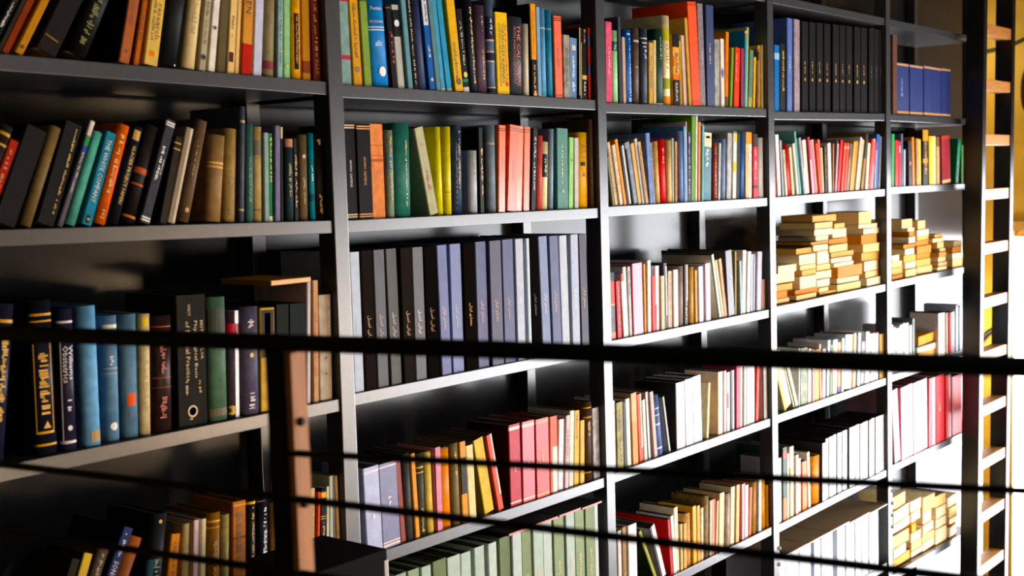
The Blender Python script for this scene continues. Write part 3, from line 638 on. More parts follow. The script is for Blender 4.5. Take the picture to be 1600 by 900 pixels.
# ---------------------------------------------------------------- books: second bay
add_row('A', 1, [(525, 0, 5.627, [
 (60, 165, 28, 0, 'H', '7f9c96', 'grey-teal red-topped', {'fl': 1, 'B': [('9c2c3c', .78, 1.), ('a83040', .24, .28)]}),
 (168, 252, 132, 0, 'P', 'd19a3e', 'ochre leaf-printed', {'B': [('5a3818', .8, .92)], 'L': [('6a4418', .2, .7)], 'D': [('7a5020', .14, .25, 8)]}),
 (262, 332, 205, 0, 'P', '7f9a48', 'olive green', {'B': [('4a6030', .76, .79)]}),
 (340, 505, 280, 0, 'H', '2a78bc', 'thick bright blue', {'B': [('c8d8e8', .515, .525), ('c8d8e8', .54, .55), ('d8e0e8', .965, .99)], 'T': [('Persian', 'e0d0c0', .70, .76, {'hz': 1, 'f': .62}), ('DICTIONARY', 'e0c8a8', .585, .63, {'hz': 1, 'f': .78}), ('English', 'd8e4f0', .9, .95, {'hz': 1, 'f': .5}), ('Persian', 'd8e4f0', .83, .88, {'hz': 1, 'f': .6})], 'L': [('a8c0d8', .38, .42, .5, .5)], 'D': [('e8e8e0', .14, .2, 12, .58)]}),
 (508, 562, 432, 40, 'P', '1c1616', 'black red-lettered', {'L': [('a83828', .3, .68, .6, .5)], 'B': [('8a8478', .96, .97)]}),
 (564, 632, 513, 40, 'P', 'b9bcb4', 'white black-topped', {'B': [('26262a', .62, .94)], 'D': [('d8dcd8', .78, .34, 14)]}),
 (634, 686, 558, 0, 'P', '64909a', 'teal grey', {}),
 (690, 737, 608, 0, 'P', '1a1414', 'black thin-gilt', {'L': [('c8b088', .05, .95, .5, .35)]}),
 (738, 822, 680, 0, 'H', '333a5c', 'slate navy', {}),
 (824, 883, 738, 0, 'P', '1f57a0', 'royal blue white-labelled', {'B': [('dcdcdc', .62, .98, .05, .8)], 'L': [('444a5a', .64, .96, .5, .4), ('c8d4e8', .32, .45)], 'D': [('d8c8a0', .1, .2, 8)]}),
 (886, 932, 805, 0, 'P', '5e7f86', 'thin grey-teal', {}),
 (934, 982, 848, 0, 'P', '4a9ab8', 'sky blue', {'B': [('c0c8b8', 0, .025)]}),
 (988, 1042, 893, 0, 'P', '3d90b4', 'cerulean', {'B': [('b8b8a8', 0, .025)]}),
 (1058, 1133, 968, 0, 'P', 'deb045', 'yellow metaphysics', {'T': [('metaphysics', '4a3410', .12, .5, {'f': .5, 'cx': .4, 'up': True})], 'D': [('4a3018', .1, .28, 7)]}),
 (1134, 1188, 1058, 78, 'P', '26221f', 'black dotted-foot', {'L': [('b8b0a0', .3, .85)], 'B': [('2c7a54', .12, .16), ('d8d0d0', .0, .06)], 'D': [('d8c050', .21, .32, 10)]})]),
 (725, 0, 5.627, [
 (62, 132, 18, 0, 'H', '1e2230', 'midnight gold-lettered', {'L': [('c8b078', .1, .9, .6, .35)]}),
 (138, 232, 108, 40, 'H', '4e3a48', 'purple-brown', {'L': [('c8985c', .16, .5, .6, .2), ('e8d8b8', .68, .88, .6, .12)]}),
 (236, 302, 203, 0, 'H', '52627c', 'grey-blue banded', {'B': [('1c2844', .58, .82), ('c0a890', .56, .58), ('c0a890', .44, .455), ('1c2844', .36, .44), ('c0a890', .34, .355), ('b8a090', .06, .075), ('1c2030', .02, .06)], 'L': [('d0d8e0', .62, .8)]}),
 (304, 412, 276, 103, 'P', 'e3b93a', 'yellow almanac', {'T': [("THE PEOPLE'S ALMANAC", '1c140c', .14, .86, {'f': .2, 'cx': .55}), ('DAVID WALLECHINSKY AND IRVING WALLACE', '2a1c0c', .1, .86, {'f': .14, 'cx': .3})], 'L': [('d83c1c', .1, .86, .8, .15)], 'B': [('d8401c', .1, .15, .7, .9)]}),
 (422, 546, 425, 145, 'P', '343c44', 'slate calculus', {'r': 1, 'T': [('THE CALCULUS', 'd06a58', .12, .9, {'f': .26, 'cx': .62}), ('WITH ANALYTIC GEOMETRY', 'b85848', .14, .88, {'f': .16, 'cx': .34})]}),
 (549, 602, 540, 207, 'P', 'c4beaa', 'grey cream', {'r': 1}),
 (606, 657, 567, 0, 'P', '1a1612', 'tall orange and black', {'B': [('dc951c', .4, 1)], 'L': [('dca030', .04, .26, .5, .45), ('8a5c14', .45, .95, .5, .2), ('c89430', .28, .36)], 'D': [('e0a030', .02, .35, 6)]}),  # cover side coloured dark where the orange lies in shade
 (659, 693, 636, 60, 'P', '7ca6c4', 'pale blue', {'B': [('c8c0a0', 0, .02)]}),
 (698, 748, 678, 70, 'H', '5f97bc', 'light blue', {'B': [('b8c8d0', .77, .785), ('c0b8a0', 0, .02)]}),
 (756, 808, 735, 86, 'H', '2f7ea0', 'teal blue', {'B': [('8ab0c0', .78, .79)]}),
 (811, 880, 796, 137, 'V', 'e0694a', 'salmon red', {'B': [('5a201c', .94, .95), ('5a201c', .965, .975), ('8a3c2c', .03, .04)], 'L': [('a04434', .3, .66, .5, .16)]}),
 (884, 941, 876, 305, 'P', '9a9486', 'grey mottled', {'L': [('5a5448', .2, .8)], 'n': .5}),
 (944, 1011, 944, 332, 'P', '6a8cb4', 'denim blue', {'B': [('e0c8cc', .8, .88, .3, .8)], 'L': [('c8d4e4', .12, .7)]}),
 (1013, 1047, 1010, 246, 'P', '201c18', 'black cream-striped', {'B': [('d8c89c', .05, 1, .15, .35), ('c8b890', .0, .8, .6, .75)]}),
 (1049, 1092, 1054, 250, 'P', '14120f', 'jet black', {'B': [('d8b878', .28, .34)], 'L': [('c8b88c', .78, .98), ('d8d0c0', .05, .25)]}),
 (1098, 1132, 1104, 250, 'P', 'b8352c', 'red blue-banded', {'B': [('4a5a90', .75, .9), ('4a5a90', .35, .5)]}),
 (1136, 1168, 1134, 320, 'P', '17130f', 'thin brown-black', {})])])
add_row('B', 1, [(530, 180, 5.295, [
 (76, 172, 40, 72, 'V', '1a1715', 'black cream-banded sapiens', {'g': .4, 's': .03, 'B': [('e8c8a8', .955, .968), ('e8c8a8', .98, .993), ('e8c8a8', .02, .033), ('e8c8a8', .045, .058)], 'T': [('HOMO SAPIENS', 'd8ccc0', .34, .62, {'f': .2})]}),
 (173, 290, 146, 82, 'V', '191513', 'black gold-banded sapiens', {'g': .4, 's': .03, 'B': [('d8a070', .955, .968), ('d8a070', .98, .993), ('d8a070', .02, .033), ('d8a070', .045, .058)], 'T': [('HOMO SAPIENS', 'c88c60', .36, .66, {'f': .2})]}),
 (292, 402, 265, 72, 'H', 'dd8850', 'pale orange leather', {'fl': 1, 'B': [('b8683a', .66, .67), ('a85c30', .6, .63), ('b8683a', .77, .78)]}),
 (412, 471, 392, 125, 'H', '7d8a78', 'grey-green', {'L': [('a89838', .2, .95)], 'B': [('50727c', .55, .75)]}),
 (482, 617, 464, 66, 'H', '2b6a5c', 'thick dark green', {'L': [('c8b058', .12, .82, .68, .12)]}),
 (757, 832, 626, 112, 'P', 'b3b08c', 'beige leaning', {'L': [('a83c30', .28, .5, .5, .4), ('b8887c', .78, .82)]}),
 (834, 883, 803, 96, 'P', 'dcd44a', 'bright yellow', {'r': 1}),
 (886, 941, 872, 96, 'P', 'd2c62c', 'lemon yellow', {'r': 1, 'B': [('a89c20', .25, .26)]}),
 (970, 1046, 960, 86, 'H', '343f5a', 'navy worn', {'L': [('b09858', .3, .94, .6, .3), ('8a94a8', .05, .8, .3, .12)], 'n': .5})]),
 (730, 180, 5.295, [
 (44, 116, 38, 293, 'P', 'aeb6bc', 'rounded light grey', {'r': 1, 'L': [('a08c60', .6, .9)]}),
 (118, 156, 92, 103, 'P', '1e1d20', 'black gold-titled', {'L': [('d8b070', .2, .76, .6, .5)]}),
 (200, 269, 184, 82, 'H', '6f7f8a', 'steel grey', {'B': [('a09078', .78, .8)]}),
 (271, 329, 274, 86, 'V', 'f07a50', 'coral', {'s': .55, 'g': .22, 'B': [('5a1c10', .935, .945), ('5a1c10', .957, .967), ('c85830', .03, .037)], 'L': [('d87c60', .45, .6, .5, .2)]}),
 (331, 413, 354, 88, 'V', 'f2611a', 'vivid orange', {'s': .55, 'g': .3, 'B': [('5a1c08', .93, .94), ('5a1c08', .955, .965), ('d85a20', .03, .037)], 'T': [('Henry Porter', '7a2408', .36, .6, {'f': .26, 'up': True})]}),
 (415, 470, 432, 94, 'V', 'f28a62', 'peach orange', {'s': .55, 'g': .22, 'B': [('6a2010', .93, .94), ('6a2010', .955, .965), ('d07050', .04, .047)], 'T': [('Henry Porter', 'd06a48', .36, .6, {'f': .26, 'up': True})]}),
 (472, 528, 482, 98, 'V', 'f06a24', 'orange black-ruled', {'s': .55, 'g': .26, 'B': [('5a1c08', .93, .94), ('5a1c08', .955, .965), ('d05c30', .04, .047)], 'T': [('Henry Porter', '8a2c10', .36, .6, {'f': .26, 'up': True})]}),
 (531, 572, 553, 115, 'P', '24211f', 'black block-lettered', {'L': [('b8b4ac', .25, .9, .5, .5)]}),
 (578, 628, 582, 172, 'H', 'b84a48', 'crimson pink', {}),
 (630, 686, 640, 224, 'P', 'e0d8a8', 'cream black-labelled', {'r': 1, 'B': [('2c2c34', .48, .82, .1, .75)], 'L': [('c8c0a0', .55, .75)]}),
 (690, 727, 690, 116, 'P', '8696a8', 'blue grey', {'r': 1}),
 (757, 849, 752, 111, 'V', '3e7a6c', 'sea green', {'g': .5, 'L': [('d8dcb0', .3, .8, .45, .16)], 'D': [('a8c0b0', .22, .1, 6)]}),
 (851, 890, 858, 186, 'P', '98d080', 'apple green', {'D': [('1c3c1c', .68, .15, 5)]}),
 (896, 936, 900, 190, 'P', 'c4bcb4', 'pale grey', {}),
 (938, 1024, 920, 143, 'P', 'e2ab20', 'sunflower yellow', {'r': 1, 'T': [('Mar', '7a3814', .8, .86, {'hz': 1, 'f': .4})], 'L': [('8a4a18', .72, .76, .5, .45), ('8a4a18', .62, .7, .5, .4)], 'B': [('2a1c10', .56, .61, .2, .65)], 'D': [('b84818', .44, .22, 3)]}),
 (1032, 1088, 1042, 38, 'H', '5a4530', 'tall brown', {'n': .5})])])
PERS = '\uFBFD\uFEE7\uFE8D\uFEAE\uFBFE\uFE8D \uFBFC\uFEAD\uFE8E\uFEE4\uFECC\uFEE3'
PER2 = '\uFEDE\uFEF4\uFEBB\uFE8D \uFBFD\uFEE7\uFE8D\uFEAE\uFBFE\uFE8D'
def vol(hx, tc, t, words): return 'V', hx, words, {'g': .5, 's': 0.0 if 'black' in words or 'dark' in words else .14, 'n': .12, 'gap': .0028, 'dy': -.008, 'T': [(t, tc, .35, .53, {'f': .36})], 'd': .225}  # one matching set, differences in sheen are put into the base colours
def vs_(s, items):
    return [(a, b, c, d) + vol(*v) for a, b, c, d, v in items]
add_row('C', 1, [(540, 340, 3.104, vs_(0, [
 (52, 103, 25, 170, ('b9c4d2', 'e0d8d0', PER2, 'silver-white')),
 (106, 165, 78, 163, ('2b221e', 'd8b080', PER2, 'black-brown')),
 (168, 227, 138, 160, ('55545a', 'e0c8b8', PER2, 'mid grey')),
 (230, 288, 200, 155, ('47443f', 'e0c8b8', PER2, 'warm grey')),
 (290, 347, 263, 150, ('2e2622', 'dca880', PER2, 'dark brown')),
 (350, 406, 331, 146, ('5c5c60', 'e8d8c8', PER2, 'ash grey')),
 (408, 471, 388, 140, ('14110f', 'a87838', PER2, 'near-black')),
 (474, 527, 446, 137, ('6a719c', 'e8d0c4', PERS, 'lavender blue')),
 (533, 590, 511, 131, ('7682aa', 'e0c8c0', PERS, 'powder blue')),
 (592, 652, 571, 128, ('17120f', 'e0a020', PERS, 'black amber-titled'))])),
 (730, 340, 3.104, vs_(0, [
 (66, 121, 46, 120, ('56597e', 'e8bca0', PERS, 'slate violet')),
 (126, 186, 108, 115, ('4c4862', 'e8b890', PERS, 'dusky purple')),
 (190, 246, 170, 109, ('50567a', 'e0b090', PERS, 'greyish indigo')),
 (251, 292, 230, 106, ('b4bccb', 'd8dce4', PERS, 'frosty white')),
 (302, 322, 282, 102, ('c2d0da', 'd0d8e0', PERS, 'narrow icy')),
 (323, 368, 302, 98, ('12100f', '2a2420', PERS, 'untitled black')),
 (370, 416, 345, 94, ('7784a6', 'e0d0cc', PERS, 'cloudy blue')),
 (421, 467, 398, 92, ('555b80', 'e8b498', PERS, 'dusk blue')),
 (472, 512, 452, 90, ('b8c0cc', 'd8dce0', PERS, 'pearl')),
 (516, 558, 500, 84, ('aab4c8', 'd8dce4', PERS, 'pale blue-grey')),
 (560, 600, 542, 82, ('3a3448', 'e8c090', PERS, 'aubergine'))]))], y0=0.016)
add_row('D', 1, [(550, 630, 3.333, [
 (84, 166, 58, 345, 'V', 'aab2d0', 'pale lavender', {'g': .3, 'dy': -.006, 'B': [('e0dce8', .93, .96)], 'D': [('e8e0e8', .42, .1, 5)], 'L': [('e0dce8', .38, .5, .5, .15)]}),
 (168, 260, 142, 325, 'V', '74769a', 'greyish lavender', {'g': .32, 'dy': -.006, 'B': [('e8d8d8', .95, .97), ('e0d0b8', .02, .045), ('e8d8d0', .06, .075)], 'L': [('e8e0e0', .48, .6, .5, .2)]}),
 (262, 290, 230, 303, 'P', '8c4a40', 'red-brown thin', {}),
 (292, 332, 268, 268, 'H', '403f3c', 'dark grey', {'L': []}),
 (333, 359, 304, 268, 'P', 'd99224', 'amber', {}),
 (361, 403, 346, 268, 'H', '3d4432', 'dark green gilt', {'B': [('c8a040', .9, .92), ('c8a040', .82, .84), ('c8a040', .76, .775)], 'L': [('c89838', .05, .35)]}),
 (405, 441, 382, 262, 'P', 'd8bc62', 'pale gold', {'r': 1}),
 (444, 477, 432, 234, 'P', 'd68ca0', 'pink', {'B': [('8c1c3c', 0, 1, 0, .12)]}),
 (478, 533, 466, 243, 'P', 'dd8a14', 'orange torn-topped', {'r': 1}),
 (536, 576, 525, 213, 'H', '7a6f4c', 'olive drab', {'L': [('d8a848', .6, .9)]}),
 (578, 613, 565, 204, 'P', 'd9952a', 'orange black-middled', {'B': [('2c2a24', .35, .8)]}),
 (616, 656, 604, 224, 'P', 'e3d29c', 'ivory', {})]),
 (740, 610, 3.105, [
 (64, 117, 5, 250, 'P', '5c4e1c', 'yellow leaning', {'d': .17, 'B': [('d8b83e', 0, 1, 0, 1)]}),  # dim olive cover is shade put into the colour
 (119, 150, 46, 232, 'P', 'd2553e', 'scarlet leaning', {'B': [('e8c8c0', .2, 1., .6, 1.)]}),
 (189, 243, 178, 172, 'V', '200a0e', 'rose red', {'g': .28, 'dy': -.004, 'B': [('b83c48', .05, .93), ('b83c48', .97, 1.), ('b83c48', 0, .03), ('e8d0c8', .93, .97), ('e8d0c0', .03, .05)], 'L': [('e8c8c0', .4, .5, .5, .15)]}),  # boards nearly black to paint in the shaded side, red only on spine
 (246, 306, 240, 158, 'V', 'c03c46', 'raspberry', {'g': .28, 'dy': -.004, 'B': [('e8d0c8', .93, .97), ('e8d0c0', .03, .05)], 'L': [('e8d0b0', .4, .5, .5, .15)]}),
 (311, 374, 300, 146, 'V', 'c8332c', 'bright red', {'g': .35, 'dy': -.004, 'B': [('e8c898', .945, .955), ('e8c898', .965, .975), ('e8c890', .03, .045)], 'L': [('e8c880', .4, .6, .5, .15)]}),
 (378, 414, 374, 132, 'P', 'd06a48', 'rust and white', {'B': [('e8dcd4', 0, .6, .3, 1.)]}),
 (416, 442, 420, 146, 'P', 'd8d8dc', 'white', {}),
 (445, 465, 452, 126, 'P', 'd8bcbc', 'rose-white', {'L': [('a84040', .3, .8)]}),
 (467, 491, 472, 104, 'P', 'c8d0c0', 'white-green', {}),
 (492, 518, 497, 103, 'P', 'dcb040', 'yellow lettered', {'L': [('6a4a18', .6, .95)]}),
 (520, 544, 528, 149, 'P', 'd6ac4a', 'short yellow', {}),
 (547, 584, 545, 62, 'H', '4a3420', 'brown gold-ribbed', {'B': [('d8a030', .92, .935), ('d8a030', .8, .815), ('d8a030', .1, .12)], 'L': [('c89840', .55, .75)]}),
 (590, 627, 588, 88, 'P', 'c8c8d0', 'grey-white stained', {'n': .5})])])
def gv(hx, tx, words): return 'V', hx, words, {'g': .5, 's': .14, 'n': .12, 'gap': .0022, 'd': .23, 'dy': -.006, 'T': ([("GRAY'S ANATOMY", 'e0c898', .28, .62, {'f': .34})] if tx else [])}
GRN = 'a7b8ac'; OLV = '5c6b40'; SAG = '86987c'  # light and dark greens hold the varying sheen of one set
add_row('E', 1, [(600, 750, 4.444, [(a, b, a, c) + gv(h, t, w) for a, b, c, h, t, w in [
 (92, 172, 668, SAG, 1, 'sage'), (176, 260, 640, SAG, 1, 'soft green'), (263, 336, 612, GRN, 1, 'frosted green'), (338, 436, 572, OLV, 1, 'deep olive'),
 (440, 534, 545, GRN, 1, 'pale sage'), (537, 612, 518, GRN, 1, 'misty green'), (635, 708, 478, GRN, 1, 'grey-green cloth'), (726, 788, 448, 'b4c4bc', 1, 'light mint'),
 (808, 888, 412, OLV, 1, 'dark olive cloth'), (890, 958, 384, 'b0c0ba', 1, 'silver green'), (965, 1036, 358, '74855a', 1, 'leaf green'), (1038, 1110, 330, GRN, 1, 'celadon'),
 (1113, 1178, 298, 'b2c2ba', 1, 'faded mint'), (1180, 1255, 270, '7f9068', 1, 'fern green'), (1262, 1325, 245, 'a8b8b0', 1, 'hazy green'), (1328, 1395, 222, '7f9068', 1, 'willow green'),  # 'faded mint' is pale from sheen put into the colour, not fading
 (1398, 1468, 200, '76885e', 1, 'grass green'), (1470, 1498, 178, 'ccd6dc', 0, 'narrow pale')]])], mode='top')
# ---------------------------------------------------------------- books: third bay
add_row('A', 2, [(935, 0, 5.0, [
 (60, 113, 64, 171, 'H', 'cc5470', 'rose pink', {'fl': 1, 'L': [('e8b8c0', .3, .7, .5, .3)]}),
 (116, 170, 103, 236, 'H', '9ccf98', 'mint green black-labelled', {'B': [('24483c', .72, .85, .05, .85)], 'L': [('9ccf98', .73, .84, .45, .4)]}),
 (172, 196, 150, 130, 'P', '39424e', 'thin slate', {}),
 (199, 224, 190, 290, 'P', 'c4a088', 'dusty pink thin', {}),
 (229, 287, 218, 228, 'H', '145ca8', 'cobalt blue', {'B': [('c8d8e8', .93, .95, .3, .7), ('b8d0e8', .03, .05, .4, .8), ('b8d0e8', .06, .075, .4, .8)], 'L': [('b8d0e8', .1, .88, .65, .22)]}),
 (289, 341, 284, 222, 'H', '5c4c44', 'grey-brown cloth', {'B': [('b8a898', .82, .85, .1, .9), ('a89888', .48, .5, .3, .7)], 'n': .45}),
 (345, 393, 342, 222, 'H', '3c4654', 'blue-slate white-lettered', {'B': [('c0c4c8', .86, .875), ('c0c4c8', .80, .815, .1, .8), ('c0c4c8', .75, .765, .2, .7), ('b8bcc0', .03, .035, .3, .9)], 'L': [('c8ccd0', .58, .72)]}),
 (398, 434, 402, 335, 'P', 'bf9c58', 'tan fawn', {'L': [('6a4c20', .25, .8)], 'B': [('c89a38', 0, .2, 0, .5)]}),
 (436, 460, 433, 315, 'P', 'cbb68c', 'thin cream', {}),
 (466, 530, 458, 226, 'H', '1e3e30', 'dark bottle-green', {'L': [('7c9c84', .6, .9, .6, .3)], 'B': [('d8d0b8', 0, .02)]}),
 (532, 587, 516, 118, 'P', 'e6d8a8', 'tall cream and yellow', {'r': 1, 'B': [('a8a838', .72, .86), ('98a040', .18, .3), ('d8902c', 0, .1)], 'L': [('7a6030', .4, .7, .5, .5)]}),
 (598, 650, 588, 265, 'P', 'd8a450', 'black and orange', {'fl': 1, 'B': [('1e1a18', .82, 1.), ('24201c', 0, .36), ('d8722c', .36, .44), ('d8722c', .55, .7, 0, .4)], 'L': [('1a1210', .45, .74, .55, .5), ('b8a88c', .04, .32)]}),
 (653, 668, 640, 320, 'P', 'cfa63c', 'narrow yellow', {'L': [('2a2010', .05, .9)]})]),
 (1065, 0, 5.0, [
 (32, 60, 10, 276, 'P', 'd0b4a4', 'pale blush', {}),
 (61, 85, 20, 140, 'P', 'c29a50', 'slim tan', {}),
 (88, 155, 47, 14, 'V', 'fa5a06', 'tall vivid orange', {'g': .5, 's': .1, 'n': .08, 'd': .2, 'B': [('7a1c0c', .965, .972), ('7a1c0c', .98, .987), ('7a2008', .025, .032), ('7a2008', .045, .052)], 'L': [('8a2c0c', .4, .55, .5, .12)]}),
 (157, 201, 130, 26, 'V', '80747c', 'tall grey linen', {'n': .4, 'sc': 90, 'd': .2, 'L': [('d8d0c8', .4, .55, .6, .15)]}),
 (203, 263, 192, 38, 'V', '28365e', 'tall navy gilt-titled', {'d': .2, 'L': [('d0b88c', .42, .62, .45, .2)]}),
 (267, 306, 264, 308, 'P', 'a8a8a4', 'grey marbled', {'n': .55, 'sc': 30}),
 (318, 346, 312, 303, 'P', 'dcd6c4', 'white purple-diamond', {'D': [('3c2c8c', .5, .75, 4)]}),
 (352, 376, 358, 250, 'P', 'd87c18', 'orange', {'L': [('7a3c0c', .3, .6)], 'B': [('5a4a2c', 0, .14)]}),
 (380, 398, 395, 376, 'P', '6e9a3c', 'leaf-green thin', {}),
 (412, 452, 423, 374, 'P', 'd94428', 'tomato red', {'L': [('e8c0a8', .4, .9, .3, .2)]}),
 (465, 487, 468, 380, 'P', '8c3c50', 'dark pink', {}),
 (490, 508, 486, 240, 'P', '2e84b0', 'blue white-topped', {'B': [('8a6c44', .9, .97), ('d8d0c0', .97, 1.)]}),
 (501, 523, 523, 216, 'P', '9cb070', 'pale moss', {}),
 (526, 556, 551, 396, 'P', '5e7c68', 'grey-green', {'B': [('98a868', 0, .18)]}),
 (558, 581, 585, 455, 'P', 'd8a428', 'bright yellow', {}),
 (583, 606, 592, 382, 'P', '6c5a3c', 'patterned brown', {'n': .6, 'sc': 20, 'B': [('2c2818', .8, .95)]}),
 (608, 629, 621, 358, 'P', 'dfa81c', 'deep yellow', {}),
 (630, 651, 642, 356, 'P', 'dcd2b0', 'cream white', {'B': [('c8c0a0', .96, 1.)]})])])
add_row('B', 2, [(940, 170, 5.293, [
 (94, 121, 46, 400, 'P', '6a6a40', 'olive leaning', {}),
 (122, 152, 55, 280, 'P', 'd8b888', 'tan-cream leaning', {'L': [('8c6c44', .2, .9)]}),
 (153, 186, 80, 305, 'P', 'ddd0b0', 'ivory leaning', {'L': [('a08c68', .2, .9)]}),
 (187, 216, 108, 258, 'P', 'dd901c', 'orange leaning', {}),
 (224, 260, 158, 312, 'P', '2c2826', 'black white-edged', {'B': [('d4d0c8', 0, 1, .5, .95)]}),
 (270, 312, 198, 284, 'P', '8494a8', 'blue-grey', {'n': .4, 'B': [('2c2c30', 0, .9, 0, .3)]}),
 (313, 343, 245, 290, 'P', 'd0a860', 'golden tan', {}),
 (344, 371, 280, 250, 'P', 'bcb8b4', 'pale grey', {'B': [('3a342c', 0, .9, .6, 1.)]}),
 (373, 402, 302, 278, 'P', 'c09860', 'light brown', {'L': [('7a5a30', .2, .9)]}),
 (404, 440, 357, 205, 'P', '6c84c0', 'periwinkle', {'n': .35}),
 (441, 456, 412, 285, 'P', 'b0a498', 'grey black-edged', {'L': [('3a3430', .05, .95)]}),
 (457, 497, 438, 271, 'H', 'cda868', 'wheat', {}),
 (500, 551, 483, 253, 'H', 'ce1c22', 'bright red', {'L': [('e07060', .6, .9)]}),
 (553, 593, 542, 262, 'H', 'd4b47c', 'sandy', {}),
 (596, 613, 592, 245, 'P', '9ab0a4', 'thin grey-green', {}),
 (615, 635, 613, 272, 'P', 'c48850', 'narrow tan-orange', {'L': [('7a4c28', .1, .9)]}),
 (650, 690, 642, 184, 'H', '6c7cac', 'slate blue', {}),
 (691, 712, 684, 145, 'P', '6aa0cc', 'sky blue', {}),
 (713, 723, 705, 106, 'P', 'e0d8d4', 'thin white pink-topped', {'B': [('d8a090', .9, 1.)]})]),
 (1065, 170, 5.293, [
 (62, 90, 64, 190, 'P', '2c2c54', 'indigo', {'L': [('c8c0c8', .1, .95)]}),
 (93, 124, 97, 62, 'P', '64902c', 'tall grass-green', {'d': .22}),
 (125, 142, 130, 60, 'P', 'e0ddd0', 'tall thin white', {}),
 (144, 164, 148, 110, 'P', 'd88c54', 'salmon', {}),
 (168, 186, 173, 140, 'P', '6cb0b4', 'slim aqua', {}),
 (188, 251, 194, 200, 'V', '2c6474', 'teal cream-topped', {'g': .42, 'B': [('e0ceac', .79, 1.), ('2c2820', .915, .95, .25, .75), ('4c8090', .0, .1)], 'L': [('c8d0c0', .48, .75, .4, .5)]}),
 (271, 305, 270, 280, 'H', '8c4034', 'brick red', {'L': [('c87c64', .05, .95)]}),
 (308, 326, 315, 285, 'P', 'b8c4c0', 'thin pale grey', {}),
 (340, 374, 343, 252, 'H', '7c8cb0', 'bluish grey', {}),
 (377, 418, 388, 205, 'P', 'b4b4b4', 'black and white photo-spined', {'n': .8, 'sc': 14}),
 (420, 452, 428, 190, 'P', 'd8d6cc', 'white yellow-flashed', {'B': [('dcc040', .4, .55), ('dcc040', .85, .97, .3, 1.), ('5c8c4c', .97, 1.)]}),
 (456, 492, 466, 205, 'H', '16161c', 'black', {'fl': 1}),
 (494, 532, 504, 200, 'H', '2c5898', 'strong blue', {}),
 (542, 594, 548, 195, 'P', 'e0bc88', 'cream and orange', {'B': [('d8902c', .82, 1.), ('e8e0d8', 0, .82, .55, 1.)], 'L': [('2a1c1c', .55, .75, .35, .2), ('3a3440', .1, .75, .75, .15)]}),
 (597, 637, 602, 210, 'P', 'c82c38', 'red black-topped', {'B': [('2c2428', .8, 1.), ('2c1c20', .15, .2)], 'L': [('e0b0b0', .3, .75)]}),
 (640, 693, 645, 240, 'P', 'c4beb8', 'pale stone', {'r': 1})])])
add_row('C', 2, [(945, 320, 4.092, [
 (48, 82, 38, 436, 'P', '6c7078', 'grey orange-topped', {'B': [('e04818', .53, .87), ('2a2826', .87, 1.), ('d8a82c', .5, .53), ('e08c7c', 0, .1)], 'n': .5}),
 (86, 118, 76, 490, 'P', 'c83840', 'crimson', {'L': [('e0a090', .1, .9)]}),
 (119, 141, 88, 445, 'P', 'e4dcdc', 'white red-tipped', {'B': [('e05830', .88, 1.)]}),
 (142, 163, 122, 400, 'P', 'dcdcdc', 'plain white', {}),
 (164, 183, 146, 398, 'P', 'c4c0bc', 'off-white', {'L': [('5c5450', .6, .95)]}),
 (187, 258, 175, 380, 'V', 'd4889c', 'wide pink', {'g': .3, 'dy': -.004, 'B': [('c02c48', 0, 1, 0, .1), ('e8c0c8', .94, .97), ('e8d0d0', .03, .06)]}),
 (260, 273, 250, 380, 'P', 'cc9420', 'narrow ochre', {}),
 (280, 303, 277, 358, 'P', 'e4e2e0', 'tall white', {}),
 (307, 331, 302, 457, 'P', 'd83424', 'vermilion', {}),
 (333, 359, 330, 393, 'P', 'e0d4d8', 'pinkish white', {'B': [('c84868', 0, .4, .0, .3)]}),
 (364, 388, 362, 457, 'P', 'dcbc90', 'short peach', {}),
 (390, 413, 378, 375, 'P', '4c4850', 'black and white', {'n': .8, 'sc': 14, 'B': [('dcdce0', .2, .95, .55, .95)]}),
 (415, 442, 413, 427, 'P', 'd8c0a4', 'orange-speckled', {'L': [('d06c3c', .05, .95)]}),
 (444, 475, 440, 418, 'P', 'dedcd8', 'short white', {}),
 (484, 517, 482, 396, 'H', '9c8c80', 'taupe', {}),
 (518, 541, 516, 386, 'P', '3c3430', 'dark cream-lettered', {'L': [('d8ccb8', .05, .45)], 'B': [('c8bcac', .4, 1, .5, 1.)]}),
 (556, 586, 553, 400, 'H', 'd0a058', 'honey', {}),
 (587, 604, 583, 420, 'P', 'c49448', 'thin caramel', {}),
 (607, 636, 600, 396, 'P', 'd4d4e0', 'lavender white', {}),
 (645, 681, 640, 378, 'P', 'e0d8dc', 'rosy white', {'B': [('c05c7c', 0, 1, 0, .15)]}),
 (735, 757, 683, 325, 'P', 'dcd4b8', 'white-spined green leaning', {'B': [('2c5c44', 0, 1, 0, .3)], 'd': .18}),
 (758, 774, 710, 360, 'P', 'd8c498', 'cream leaning', {}),
 (775, 794, 735, 350, 'P', 'c8a070', 'tan leaning', {'B': [('a83c38', 0, .8, .7, 1.)]}),
 (797, 838, 775, 298, 'V', '44464c', 'dark grey album', {'g': .35, 'd': .24, 'L': [('d8d8d4', .32, .62, .5, .15)]}),
 (839, 849, 838, 300, 'P', 'a8844c', 'thin brown', {}),
 (868, 884, 860, 360, 'P', '8ca0a0', 'slate', {}),
 (887, 910, 892, 294, 'P', 'e4dfd6', 'tall ivory', {}),
 (914, 936, 922, 302, 'P', 'd6d6d6', 'light grey', {}),
 (942, 968, 946, 320, 'P', 'c8c8d4', 'white navy-striped', {'B': [('2c2860', 0, 1, .4, .7)]}),
 (974, 1004, 1012, 310, 'P', 'b8b4c4', 'lilac leaning', {}),
 (1012, 1036, 1024, 480, 'P', 'bc948c', 'short brown-pink', {})])])
